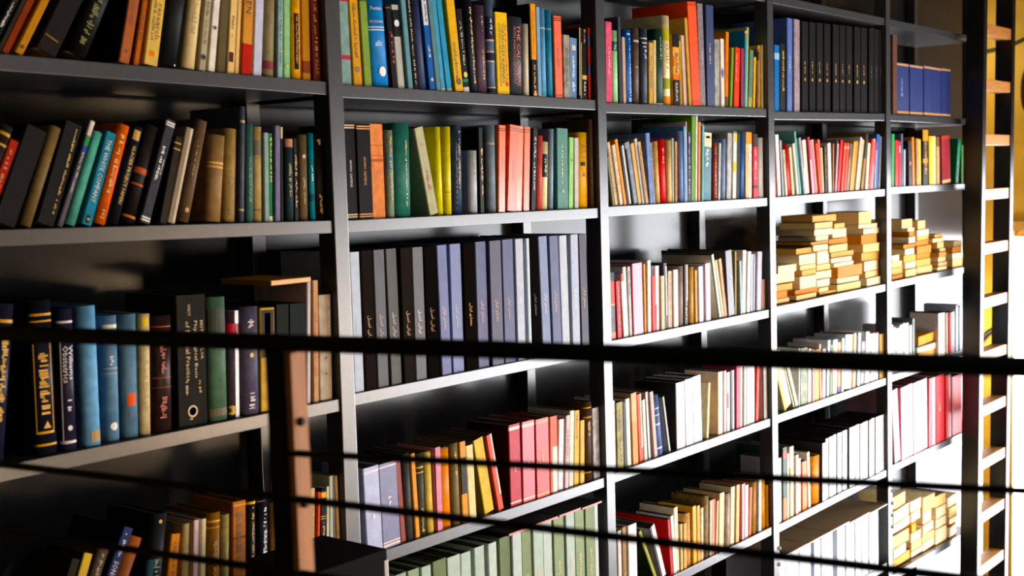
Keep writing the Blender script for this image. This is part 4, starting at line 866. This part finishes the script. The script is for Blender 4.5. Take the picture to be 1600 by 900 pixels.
add_row('D', 2, [(945, 540, 3.915, [
 (66, 81, 56, 340, 'P', 'e0e0e0', 'narrow white', {}),
 (82, 123, 70, 354, 'P', '9c9048', 'olive-yellow', {'L': [('4c4420', .1, .9)], 'n': .5}),
 (124, 143, 114, 350, 'P', '22221c', 'thin black', {}),
 (146, 173, 132, 330, 'P', 'e4e0dc', 'white', {}),
 (174, 209, 160, 296, 'P', 'dcac70', 'peach and tan', {'B': [('c89048', 0, .6)]}),
 (222, 249, 204, 303, 'P', 'd84c1c', 'orange-red', {'B': [('e8c8b8', .2, 1, .6, 1.)]}),
 (251, 273, 236, 335, 'P', 'c4ccc4', 'pale greenish', {}),
 (274, 294, 252, 290, 'P', 'd4d0cc', 'greyish white', {'B': [('4c4844', 0, 1, .0, .2)]}),
 (306, 328, 282, 285, 'P', 'c4a8a0', 'dusty brown', {}),
 (333, 370, 305, 312, 'H', '5c74a8', 'blue white-banded', {'B': [('d0d8e8', .77, .79), ('d0d8e8', .66, .68), ('d0d8e8', .5, .53), ('d0d8e8', .1, .13)]}),
 (394, 411, 346, 326, 'P', 'c4c4bc', 'thin white leaning', {'B': [('201e1c', 0, 1, 0, .4)]}),
 (447, 500, 440, 232, 'V', '1c1a1a', 'broad white', {'g': .3, 'n': .06, 'B': [('dde0ea', 0, 1, 0, 1)]}),  # dark boards paint in the shaded side, white only on the spine
 (503, 551, 492, 213, 'V', 'd8dcea', 'broad bluish white', {'g': .3, 'n': .06}),
 (555, 606, 543, 195, 'V', 'd4e0ea', 'broad icy white', {'g': .3, 'n': .06}),
 (630, 646, 641, 232, 'P', 'd8c090', 'tan leaning', {}),
 (699, 729, 698, 166, 'P', 'e8d4bc', 'cream', {}),
 (734, 752, 734, 158, 'P', 'b8b0b0', 'grey', {}),
 (754, 775, 753, 168, 'P', 'e4d4d8', 'pale pink', {'B': [('d0486c', .4, .65, .1, .5)]}),
 (782, 803, 780, 156, 'P', '5c7078', 'slate white-edged', {'B': [('d8d8d8', 0, 1, .5, 1.)]}),
 (808, 835, 808, 120, 'P', 'd05064', 'pinkish red', {}),
 (837, 851, 838, 110, 'P', 'e4e4e0', 'thin white', {}),
 (853, 868, 855, 104, 'P', 'e0d8c8', 'thin cream', {}),
 (871, 888, 873, 100, 'P', 'd0dcec', 'thin blue-white', {}),
 (890, 925, 890, 92, 'P', 'e4e6ea', 'bright white', {}),
 (932, 949, 940, 90, 'P', 'c83820', 'thin scarlet', {}),
 (972, 1001, 978, 80, 'P', 'dcdcd8', 'white dark-sided', {'B': [('2c2824', 0, 1, 0, .25)]})])])
add_row('E', 2, [(945, 730, 5.293, [
 (118, 148, 127, 535, 'P', 'e0ccc8', 'pinkish cream', {'top': 1}),
 (152, 184, 150, 505, 'P', '9c7c4c', 'brown tan', {'top': 1, 'L': [('5c4420', .2, .9)]}),
 (203, 274, 203, 490, 'P', 'e0e0e4', 'broad white', {'top': 1}),
 (425, 450, 282, 545, 'P', '1c2414', 'lime leaning', {'d': .16, 'B': [('8c9434', 0, 1, 0, 1)]}),
 (470, 520, 372, 515, 'P', 'd8d0d8', 'pale mauve leaning', {'d': .17, 'B': [('2c2420', 0, 1, 0, .35)]}),
 (552, 572, 522, 440, 'P', 'b82824', 'tall red', {'d': .22}),
 (573, 598, 545, 410, 'P', 'e4dcdc', 'white', {}),
 (600, 632, 583, 342, 'P', 'e8d8b4', 'cream', {}),
 (633, 650, 625, 475, 'P', 'd8c090', 'short cream', {}),
 (656, 681, 652, 470, 'P', 'd4a058', 'short tan', {}),
 (686, 736, 680, 394, 'H', 'd8a860', 'sandy yellow', {'L': [('a87430', .1, .9)]}),
 (739, 769, 728, 330, 'P', 'deac48', 'golden', {}),
 (771, 798, 765, 325, 'P', 'd89c34', 'amber yellow', {}),
 (800, 822, 800, 342, 'P', 'd8c8a8', 'mottled cream', {'n': .5}),
 (826, 871, 828, 252, 'H', '8c7448', 'speckled brown', {'n': .6, 'sc': 60}),
 (873, 886, 874, 280, 'P', 'e4e0d4', 'thin white', {}),
 (889, 913, 889, 275, 'P', 'd89468', 'orange-pink', {}),
 (915, 928, 918, 268, 'P', 'a81c24', 'thin dark red', {}),
 (930, 946, 940, 285, 'P', 'e0cc98', 'short buff', {}),
 (951, 991, 958, 224, 'P', 'e4cc9c', 'tall buff', {}),
 (1003, 1041, 1006, 230, 'H', 'b0a090', 'greyish tan', {}),
 (1047, 1081, 1055, 172, 'P', 'e0d0b0', 'light cream', {}),
 (1085, 1113, 1091, 154, 'P', 'd8ac6c', 'honey', {}),
 (1137, 1166, 1136, 144, 'P', 'd8788c', 'rose pink', {'B': [('e8d8d8', 0, 1, 0, .3)]}),
 (1168, 1195, 1171, 156, 'P', 'e4dccc', 'pale ivory', {}),
 (1198, 1219, 1207, 174, 'P', 'cf6430', 'rust orange', {}),
 (1223, 1259, 1229, 132, 'H', 'b08040', 'caramel brown', {}),
 (1273, 1297, 1274, 98, 'P', 'ccd4d8', 'tall thin bluish', {}),
 (1310, 1349, 1307, 98, 'H', 'dd9c28', 'tall yellow', {}),
 (1351, 1381, 1352, 150, 'P', 'd89c44', 'striped amber', {'L': [('a06420', .1, .9)]})])])
# ---------------------------------------------------------------- books: fourth and end bays
bk = lambda x0, x1, y, n, gold: (x0, x1, x0, y, 'V', '201e1f', n, {'g': .6, 's': .02, 'L': [('c8983c' if gold else '6a6460', .42, .56, .45, .16)], 'D': ([('c8983c', .36, .12, 5, .45)] if gold else []), 'd': .2})
add_row('A', 3, [(1195, 0, 4.5, [
 (69, 104, 69, 316, 'P', '1c66a8', 'bright blue', {'B': [('8cb4d8', .78, .88)]}),
 (112, 151, 112, 310, 'P', '242c1c', 'dark green gold-titled', {'L': [('b89840', .3, .9, .6, .4)]}),
 (160, 195, 160, 128, 'V', '4c64a4', 'tall cornflower', {'L': [('c8d0e0', .4, .6, .5, .2)]}),
 (213, 253, 212, 136, 'V', '94848c', 'tall mauve-grey', {'n': .4, 'L': [('c0b8a8', .4, .6, .5, .15)]})] +
 [bk(a, a + w, y, '%s black gold-lettered' % n, True) for a, w, y, n in ((272, 44, 150, 'first'), (323, 44, 156, 'second'), (374, 44, 161, 'third'), (427, 44, 167, 'fourth'), (481, 44, 173, 'fifth'), (536, 40, 178, 'sixth'), (582, 42, 184, 'seventh'), (631, 44, 190, 'eighth'), (682, 42, 196, 'ninth'))] +
 [bk(a, a + w, y, '%s black grey-lettered' % n, False) for a, w, y, n in ((735, 34, 202, 'tenth'), (773, 33, 207, 'eleventh'), (810, 32, 212, 'last'))])])
nv = lambda x0, x1, y, n, t: (x0, x1, x0, y, 'V', '232f66', n, {'B': [('c09058', .95, .985), ('c89858', .03, .07)], 'L': ([('8c98c8', .35, .7, .4, .15)] if t else [])})
add_row('A', 4, [(1195, 0, 4.5, [
 (905, 936, 905, 242, 'H', '5c3c30', 'tall brown', {'fl': 1}),
 nv(940, 1024, 438, 'lettered blue gold-banded', True), nv(1028, 1120, 452, 'plain navy gold-banded', False), nv(1122, 1180, 460, 'narrow navy gold-banded', False), nv(1182, 1246, 470, 'dull navy gold-banded', False), nv(1248, 1312, 476, 'rightmost navy gold-banded', False)])])
add_row('B', 3, [(1200, 190, 6.925, [
 (80, 107, 74, 240, 'P', 'd87c70', 'coral thin', {}),
 (112, 153, 79, 145, 'P', 'dedcda', 'tall white', {}),
 (160, 182, 130, 204, 'P', '5c6468', 'slate', {'B': [('c8ccd0', 0, 1, 0, .4)]}),
 (191, 217, 154, 310, 'P', 'c8c0a8', 'short greyish cream', {'L': [('3c3428', .7, .95)]}),
 (222, 269, 178, 262, 'H', 'c81820', 'bright red', {}),
 (272, 299, 236, 285, 'P', 'ddc89c', 'short cream', {}),
 (318, 346, 270, 240, 'P', 'c4ccc8', 'pale grey', {}),
 (349, 369, 286, 110, 'P', '6cac9c', 'teal thin', {}),
 (394, 418, 336, 180, 'P', '9ca4b4', 'blue-grey', {}),
 (421, 470, 385, 205, 'P', 'dcd4bc', 'ivory', {'B': [('c84c34', .5, 1, 0, .12)]}),
 (475, 499, 422, 175, 'P', 'a03440', 'dark crimson', {'B': [('e0c8c8', 0, .6, .3, 1.)]}),
 (503, 537, 455, 210, 'P', 'c86c8c', 'mauve pink', {}),
 (539, 559, 487, 197, 'P', 'e0a888', 'pale salmon', {}),
 (560, 581, 515, 240, 'P', 'd84820', 'red-orange', {}),
 (583, 605, 541, 198, 'P', 'dc6c5c', 'coral red', {}),
 (606, 626, 583, 284, 'P', 'd8bc84', 'short tan', {}),
 (630, 656, 615, 268, 'P', '2c1e14', 'black gold-patterned', {'L': [('c08c2c', .3, .95)]}),
 (657, 692, 643, 238, 'P', 'dcd8cc', 'chalk white', {}),
 (693, 711, 677, 228, 'P', '98a4b4', 'dove blue', {}),
 (712, 724, 714, 238, 'P', 'b47858', 'thin tan-red', {}),
 (725, 737, 752, 200, 'P', '5c606c', 'thin slate', {}),
 (738, 757, 764, 244, 'P', 'd89c98', 'blush', {}),
 (758, 784, 797, 205, 'P', 'd01c1c', 'scarlet', {}),
 (797, 825, 836, 240, 'P', 'ec5210', 'vivid orange', {'B': [('e8d0b8', .88, .93, .3, .7)]}),
 (826, 853, 864, 240, 'P', 'ea4c0c', 'deep orange', {'B': [('e8d0b8', .88, .93, .3, .7)]}),
 (856, 886, 900, 250, 'P', '9c7c5c', 'patterned brown-cream', {'n': .8, 'sc': 16}),
 (890, 913, 937, 222, 'P', 'd8b058', 'yellow', {}),
 (915, 942, 965, 222, 'P', 'd8881c', 'orange-yellow', {}),
 (948, 969, 1003, 178, 'P', 'd8d8d0', 'tall off-white', {}),
 (974, 1000, 1031, 204, 'P', 'c8b890', 'parchment', {}),
 (1003, 1032, 1060, 140, 'P', '8c6830', 'ochre dark-topped', {'B': [('2c2424', .55, 1.)]}),
 (1054, 1084, 1085, 240, 'P', 'ddd4b8', 'light cream', {}),
 (1085, 1108, 1128, 195, 'P', 'd83c24', 'poppy red', {}),
 (1109, 1142, 1160, 206, 'P', 'd8848c', 'red and pink', {'B': [('d83840', .5, 1, .4, 1.), ('e8e0e0', .95, 1.)]}),
 (1154, 1191, 1203, 155, 'P', '3c60a4', 'royal blue', {'B': [('a8b8d8', 0, .7, 0, .3)]}),
 (1199, 1223, 1244, 176, 'P', '848c8c', 'grey leaning', {})])])
add_row('B', 4, [(1380, 180, 6.43, [
 (91, 123, 104, 190, 'P', '10904c', 'bright green', {}),
 (131, 166, 131, 252, 'P', 'd82830', 'cherry red', {}),
 (168, 191, 160, 264, 'P', 'e00c20', 'vivid red', {'B': [('e8c0b8', .75, .9, .2, .7)]}),
 (193, 212, 192, 186, 'P', '4c587c', 'slate blue', {}),
 (214, 233, 215, 346, 'P', 'aab2bc', 'short grey', {}),
 (266, 298, 260, 260, 'P', '3c2824', 'dark brown', {'D': [('9c5c5c', .5, .3, 6)]}),
 (300, 326, 287, 222, 'P', 'c07820', 'ochre orange', {}),
 (346, 371, 344, 234, 'P', 'a88c58', 'tan', {}),
 (372, 396, 368, 242, 'P', 'd8b450', 'pale yellow', {}),
 (412, 464, 412, 148, 'P', '3c2c18', 'tall black-brown gold', {'B': [('c88c30', .8, 1.), ('b8843c', .4, .48)], 'L': [('d09840', .2, .95)], 'n': .7}),
 (470, 501, 465, 213, 'P', 'd8bc48', 'yellow', {}),
 (503, 541, 498, 214, 'P', 'e0cc90', 'cream', {}),
 (543, 573, 538, 220, 'P', 'bca078', 'buff brown-topped', {'B': [('7c5838', .8, 1.)]}),
 (605, 688, 594, 210, 'V', '9c2c38', 'wide maroon', {'B': [('b84c3c', .93, 1.), ('e0c8a8', .02, .08)]}),
 (735, 766, 762, 248, 'P', '187c54', 'green leaning', {'L': [('8cb8a0', .05, .5)]}),
 (793, 812, 793, 300, 'P', '4c7034', 'olive green', {})])])
add_row('D', 3, [(1200, 470, 4.735, [
 (132, 195, 42, 420, 'P', 'd8d4b0', 'white yellow-sided leaning', {'B': [('d8b828', 0, 1, 0, .35)], 'd': .18}),
 (200, 212, 98, 440, 'P', 'b8b894', 'thin sage leaning', {}),
 (214, 236, 130, 430, 'P', 'c4c8b0', 'pale green leaning', {}),
 (238, 247, 240, 356, 'P', 'e4e2e0', 'thin white', {}),
 (249, 302, 250, 360, 'P', '8c9470', 'mossy patterned', {'n': .6, 'sc': 25}),
 (304, 330, 306, 362, 'P', 'e0d0c0', 'peach cream', {}),
 (334, 346, 336, 362, 'P', 'd8c4c4', 'thin rosy', {}),
 (349, 389, 352, 368, 'P', 'd8a038', 'amber', {}),
 (391, 402, 376, 326, 'P', 'e4dccc', 'tall thin cream', {'top': 0}),
 (403, 411, 404, 362, 'P', 'd87840', 'thin orange', {}),
 (413, 434, 414, 362, 'P', 'e4e4e4', 'white', {}),
 (436, 460, 446, 298, 'P', 'd8d8e0', 'tall white navy-edged', {'B': [('2c3060', 0, 1, 0, .2)]}),
 (462, 480, 472, 330, 'P', '5c7c3c', 'green red-marked', {'B': [('d83c20', .45, .6)]}),
 (482, 516, 490, 296, 'P', 'e4e2dc', 'tall ivory', {}),
 (519, 543, 522, 312, 'P', 'e09464', 'orange navy-footed', {'B': [('2c2c54', 0, .12)]}),
 (545, 563, 550, 282, 'P', 'e4e4e0', 'tall plain white', {}),
 (565, 621, 578, 264, 'P', 'c4d8e8', 'wide pale blue', {}),
 (623, 641, 634, 244, 'P', 'd89440', 'tall orange', {}),
 (642, 656, 650, 244, 'P', 'e4e0d0', 'slim ivory', {}),
 (658, 682, 668, 243, 'P', 'd4e0e8', 'bluish white', {'B': [('34506c', 0, 1, 0, .15)]}),
 (686, 713, 698, 310, 'P', '8c8c88', 'short grey', {}),
 (715, 741, 728, 236, 'P', 'e4e4e8', 'tall bright white', {}),
 (743, 760, 754, 248, 'P', 'e2dfd4', 'white cream-edged', {}),
 (762, 780, 772, 246, 'P', 'dcdcd0', 'thin chalky', {}),
 (782, 800, 790, 244, 'P', 'e4e4e4', 'thin snow-white', {}),
 (802, 822, 815, 238, 'P', 'd8dce0', 'thin cool white', {'B': [('d86c70', .97, 1.)]}),
 (828, 868, 838, 248, 'P', 'a8843c', 'ochre brown', {})])])
add_row('D', 4, [(1380, 410, 6.0, [
 (80, 103, 80, 590, 'P', 'e2e2e0', 'white', {}), (105, 126, 105, 612, 'P', 'd8dcdc', 'cool white', {}), (128, 162, 128, 622, 'P', 'e4e0d4', 'ivory', {}),
 (164, 188, 164, 590, 'P', 'e4e4e8', 'bright white', {}), (190, 208, 190, 572, 'P', 'c8c8cc', 'black-lettered white', {'L': [('1c1c20', .3, .9)]}), (210, 247, 210, 576, 'P', 'dce4ec', 'bluish white', {}),
 (250, 272, 250, 592, 'P', 'd8ccb8', 'cream', {}), (280, 300, 280, 530, 'P', '5c6468', 'slate', {}),
 (526, 562, 526, 482, 'P', 'e4dce0', 'rosy white', {}), (564, 592, 560, 474, 'P', 'e4e2e0', 'chalk white', {}), (600, 618, 600, 476, 'P', 'd8c4b8', 'pinkish', {}), (620, 640, 620, 480, 'P', 'c83c40', 'red', {}),
 (642, 680, 642, 470, 'P', 'e4e0dc', 'pale cream', {}), (688, 713, 688, 396, 'P', 'c8d0e0', 'tall blue-white', {'B': [('2c3c70', 0, 1, .8, 1.)]}), (720, 752, 720, 412, 'P', 'dce4ec', 'tall icy white', {'B': [('2c3c70', 0, 1, 0, .15)]})])], mode='top')
add_row('E', 3, [(1200, 640, 3.46, [
 (54, 79, 52, 270, 'P', 'e0e0e0', 'white', {}),
 (82, 104, 80, 210, 'P', '24402c', 'dark green', {'B': [('b86c2c', 0, .3), ('a8342c', .85, .95)]}),
 (105, 116, 104, 240, 'P', 'd8d0d0', 'thin pale', {}),
 (118, 141, 118, 206, 'P', 'd8d4a8', 'cream olive-edged', {'B': [('8c9430', 0, .7, 0, .4)]}),
 (148, 166, 148, 250, 'P', 'e4d0bc', 'peach', {'B': [('d04838', 0, 1, 0, .15)]}),
 (170, 188, 172, 268, 'P', 'e0c4b8', 'pinkish cream', {}),
 (190, 219, 190, 285, 'P', 'd87c18', 'orange', {}),
 (221, 236, 206, 238, 'P', 'e4dccc', 'ivory', {}),
 (243, 291, 245, 262, 'H', 'dd9418', 'yellow-orange', {})] +
 [(a, b, a, c, 'V', '262424', n, {'g': .3, 'n': .06, 'dy': -.004, 'B': [(h, 0, .2), (h, .206, .9), (h, .905, 1.), ('c8a878', .9, .905), ('c8a878', .2, .206)]}) for a, b, c, h, n in (  # shade on the board sides put in as dark covers under white spines
  (268 + 26, 316, 186, 'dcdee8', 'broad white gilt-ruled'), (319, 333, 160, 'd4d8e4', 'thin white gilt-ruled'), (336, 358, 152, 'd8dcea', 'pale blue gilt-ruled'), (361, 377, 140, 'e0e0e8', 'slim white gilt-ruled'), (381, 405, 132, 'dcdce8', 'milky gilt-ruled'), (408, 433, 120, 'd4dcec', 'icy gilt-ruled'),
  (441, 471, 102, 'e0e2ea', 'wide milky gilt-ruled'), (478, 500, 88, 'd8d8e0', 'cool white gilt-ruled'), (503, 516, 80, 'e0e0e4', 'thin milky gilt-ruled'), (518, 531, 72, 'd8dce4', 'thin icy gilt-ruled'), (533, 546, 66, 'dcdce0', 'thin grey-white gilt-ruled'), (549, 562, 60, 'e4e0e0', 'thin rosy gilt-ruled'), (564, 582, 52, 'dcdce4', 'narrow cool gilt-ruled'), (586, 609, 44, 'e0e0e4', 'bright white gilt-ruled'), (611, 637, 36, 'd8dce8', 'rightmost white gilt-ruled'))])])
add_row('E', 4, [(1380, 440, 3.214, [(a, b, t, c, 'V', h, n, {'g': .32, 'n': .1, 'dy': -.004, 'L': ([('e0c890', .45, .62, .45, .2)] if L else [])}) for a, b, t, c, h, n, L in (
 (62, 90, 45, 553, 'd8a8b0', 'pale pink', 0), (93, 120, 88, 537, 'd07888', 'rose', 0), (122, 155, 118, 524, 'cc6070', 'deep rose', 0), (156, 190, 152, 512, 'd07c88', 'dusty rose', 1), (191, 229, 187, 500, 'd4848c', 'salmon rose', 1), (233, 246, 235, 490, 'b82c40', 'thin crimson', 0), (247, 268, 247, 486, 'd88c94', 'faded pink', 0), (272, 313, 268, 478, 'b8242c', 'gilt-lettered red', 1), (318, 345, 314, 474, 'a81c1c', 'dark red', 0))] +
 [(349, 398, 347, 480, 'V', 'a80c10', 'wide scarlet', {'g': .5, 'd': .2})])])
add_row('F', 3, [(1190, 780, 7.27, [(a, b, a, c, 'V', h, n, {'g': .3, 'n': .06, 'dy': -.006, 'd': .2, 'T': []}) for a, b, c, h, n in (
 (155, 278, 700, 'd0d4e4', 'first white'), (284, 350, 640, 'd8dce8', 'second white'), (356, 436, 598, 'dce0ea', 'third white'), (446, 576, 545, 'ccd4e8', 'wide bluish white'), (598, 668, 490, 'd4d8e8', 'fifth white'), (696, 822, 425, 'd4dcea', 'broadest white'), (864, 946, 320, 'dce0ea', 'seventh white'), (975, 1062, 280, 'e0e4ea', 'eighth white'), (1078, 1142, 238, 'e0e2e8', 'ninth white'), (1150, 1218, 200, 'e4e4e8', 'tenth white'), (1226, 1282, 160, 'e0e4e8', 'eleventh white'), (1300, 1338, 130, 'd8e0e0', 'last narrow white'))])], mode='top')
# ---------------------------------------------------------------- piles of books lying flat
BG = 'f0cf92'; OC = 'd0862c'; TN = 'e2ae62'; WC = 'f6e4bc'; BR = '8a5c2c'
stack_row('C', 3, 1200, 300, 4.735, [
 [(60, 162, 795, 835, BG), (60, 152, 740, 793, OC), (60, 182, 690, 738, TN), (64, 206, 605, 688, WC), (78, 206, 548, 603, WC, True)],
 [(218, 366, 766, 815, BG), (216, 378, 728, 766, OC), (245, 361, 628, 726, WC), (256, 366, 582, 628, TN), (246, 361, 545, 582, BG), (240, 356, 466, 545, WC), (216, 346, 420, 466, TN)],
 [(386, 515, 742, 776, TN, True), (382, 456, 710, 742, BG), (368, 466, 650, 710, WC), (366, 470, 590, 650, WC), (370, 466, 537, 590, BG), (368, 462, 440, 537, WC), (346, 446, 393, 440, WC), (324, 456, 372, 393, TN), (362, 452, 325, 372, WC), (348, 474, 276, 325, WC, True), (352, 488, 229, 276, BG), (336, 498, 176, 229, TN, True)],
 [(522, 690, 686, 745, BG), (526, 672, 640, 686, WC), (510, 702, 556, 640, OC, True), (492, 642, 528, 556, WC), (480, 622, 490, 528, WC), (476, 636, 450, 490, TN), (456, 602, 395, 450, BG), (460, 592, 348, 395, OC), (490, 582, 273, 348, WC), (488, 570, 234, 273, TN, True)],
 [(736, 846, 640, 696, WC), (722, 848, 590, 640, BG), (712, 850, 515, 590, WC), (704, 836, 452, 515, TN), (716, 822, 386, 452, BG), (696, 812, 320, 386, OC), (700, 836, 275, 320, WC, True), (684, 808, 240, 275, WC), (680, 768, 146, 240, BG)]], 'third shelf, fourth bay')
stack_row('C', 4, 1380, 300, 5.293, [
 [(78, 172, 692, 738, OC), (78, 168, 632, 692, TN), (78, 162, 580, 632, BG), (80, 140, 524, 580, WC)],
 [(190, 282, 645, 710, BG), (188, 276, 585, 645, WC), (182, 272, 528, 585, TN), (188, 265, 470, 528, WC), (178, 266, 435, 470, OC), (216, 276, 372, 435, WC), (220, 266, 330, 372, OC), (210, 266, 298, 330, WC), (162, 246, 228, 298, BG)],
 [(290, 406, 622, 695, BG), (284, 396, 560, 622, TN), (282, 396, 518, 560, OC), (276, 400, 452, 518, OC, True), (272, 382, 410, 452, OC), (282, 386, 370, 410, TN), (290, 382, 316, 370, WC), (292, 356, 238, 316, BG)],
 [(456, 530, 622, 662, WC), (462, 536, 584, 622, BG), (460, 526, 540, 584, WC), (472, 526, 500, 540, TN), (475, 520, 464, 500, WC), (455, 506, 415, 464, BG), (420, 500, 385, 415, WC), (428, 500, 352, 385, TN)],
 [(582, 660, 558, 632, BG), (582, 660, 508, 558, WC), (572, 660, 458, 508, OC), (586, 660, 408, 458, BG)]], 'third shelf, end bay')
stack_row('F', 4, 1380, 720, 5.0, [
 [(85, 215, 765, 850, TN), (85, 190, 690, 765, WC), (82, 205, 590, 690, BG), (80, 212, 490, 590, WC), (80, 214, 395, 490, WC), (80, 182, 285, 395, BG)],
 [(228, 310, 700, 790, WC), (230, 304, 640, 700, BG), (226, 300, 570, 640, WC), (222, 254, 500, 570, 'd89c20', True), (222, 300, 410, 500, WC), (222, 300, 320, 410, WC)],
 [(316, 405, 640, 715, WC), (318, 400, 580, 640, BG), (316, 400, 505, 580, WC), (318, 380, 400, 505, WC), (322, 404, 290, 400, BG)],
 [(420, 496, 540, 640, WC), (420, 495, 460, 540, WC), (420, 495, 370, 460, WC), (412, 490, 280, 370, BG)],
 [(520, 580, 520, 610, WC), (524, 580, 440, 520, WC), (522, 580, 370, 440, BG), (505, 580, 290, 370, WC)]], 'lowest shelf, end bay')
stack_row('D', 4, 1380, 410, 6.0, [
 [(320, 505, 930, 985, WC), (325, 510, 860, 930, TN), (330, 512, 800, 860, WC), (325, 490, 785, 800, '4a4034', True), (320, 488, 700, 785, 'd89a1c', True)]], 'fourth shelf, end bay')
# ---------------------------------------------------------------- things lying flat on top of the books
def flat(name, label, cat, x0, x1, y0, y1, z, th, hx, edge, group=None, yaw=0.0):
    c = Vector(((x0 + x1) / 2, (y0 + y1) / 2, z)); 
    o = link(name, bevel_box(name, boxv(x0 - c.x, x1 - c.x, y0 - c.y, y1 - c.y, 0, th), mat(hx, .6, .4, .2, 12.), min(.0008, th * .3))); o.location = c; o.rotation_euler.z = yaw
    e = link('front_edge', bevel_box('front_edge', boxv(x0 - c.x + .001, x1 - c.x - .001, y0 - c.y - .0012, y0 - c.y - .0001, th * .1, th * .9), mat(edge, .4, .5, .1, 20.), 0)); e.parent = o
    return tag(o, label, cat, group)
bpy.context.view_layer.update()
def top_of(group, x0, x1):
    best = -9
    for o in bpy.data.objects:
        if o.get('group') == group and o.type == 'MESH':
            xs = [(o.matrix_world @ Vector(c)) for c in o.bound_box]
            if max(v.x for v in xs) > x0 and min(v.x for v in xs) < x1: best = max(best, max(v.z for v in xs))
    return best
GF = 'books on the lowest shelf of the fourth bay'
for i, (a, b, w) in enumerate(((2.02, 2.22, 'leftmost'), (2.225, 2.40, 'second from left'), (2.405, 2.58, 'third from left'), (2.585, 2.77, 'fourth from left'), (2.775, 2.945, 'rightmost'))):
    flat('cardboard_folder', 'brown cardboard folder lying on the white volumes, %s, lowest shelf, fourth bay' % w, 'folder', a, b, 0.0, 0.24, top_of(GF, a, b) + .0008, 0.004, '8c6f4a', 'e0d8c8', 'cardboard folders on the white volumes')
GE = 'books on the fifth shelf of the second bay'
for i, (a, b, dz, w) in enumerate(((0.52, 0.73, 0.0, 'left one'), (0.735, 0.835, 0.0, 'middle one'), (0.84, 0.935, 0.0, 'right one'))):
    flat('flat_folder', 'thin dark folder with orange edge lying on green volumes, %s of three' % w, 'folder', a, b, 0.002, 0.2, top_of(GE, a, b) + .0008 + dz, 0.006, '2c1c18', 'd8512c', 'folders on the green volumes')
GC = 'books on the third shelf of the left bay'
flat('thin_book', 'thin amber book lying flat on the two dark green volumes, left bay', 'book', -0.215, -0.105, 0.012, 0.17, top_of(GC, -0.22, -0.115) + .0006, 0.011, 'b07818', 'd8961c')
for a, b, dz, w in ((2.07, 2.35, 0.0, 'left'), (2.36, 2.62, 0, 'middle'), (2.63, 2.94, 0, 'right')):
    pass
n = sum(1 for o in bpy.data.objects if 'label' in o)
print('things', n, 'objects', len(bpy.data.objects))
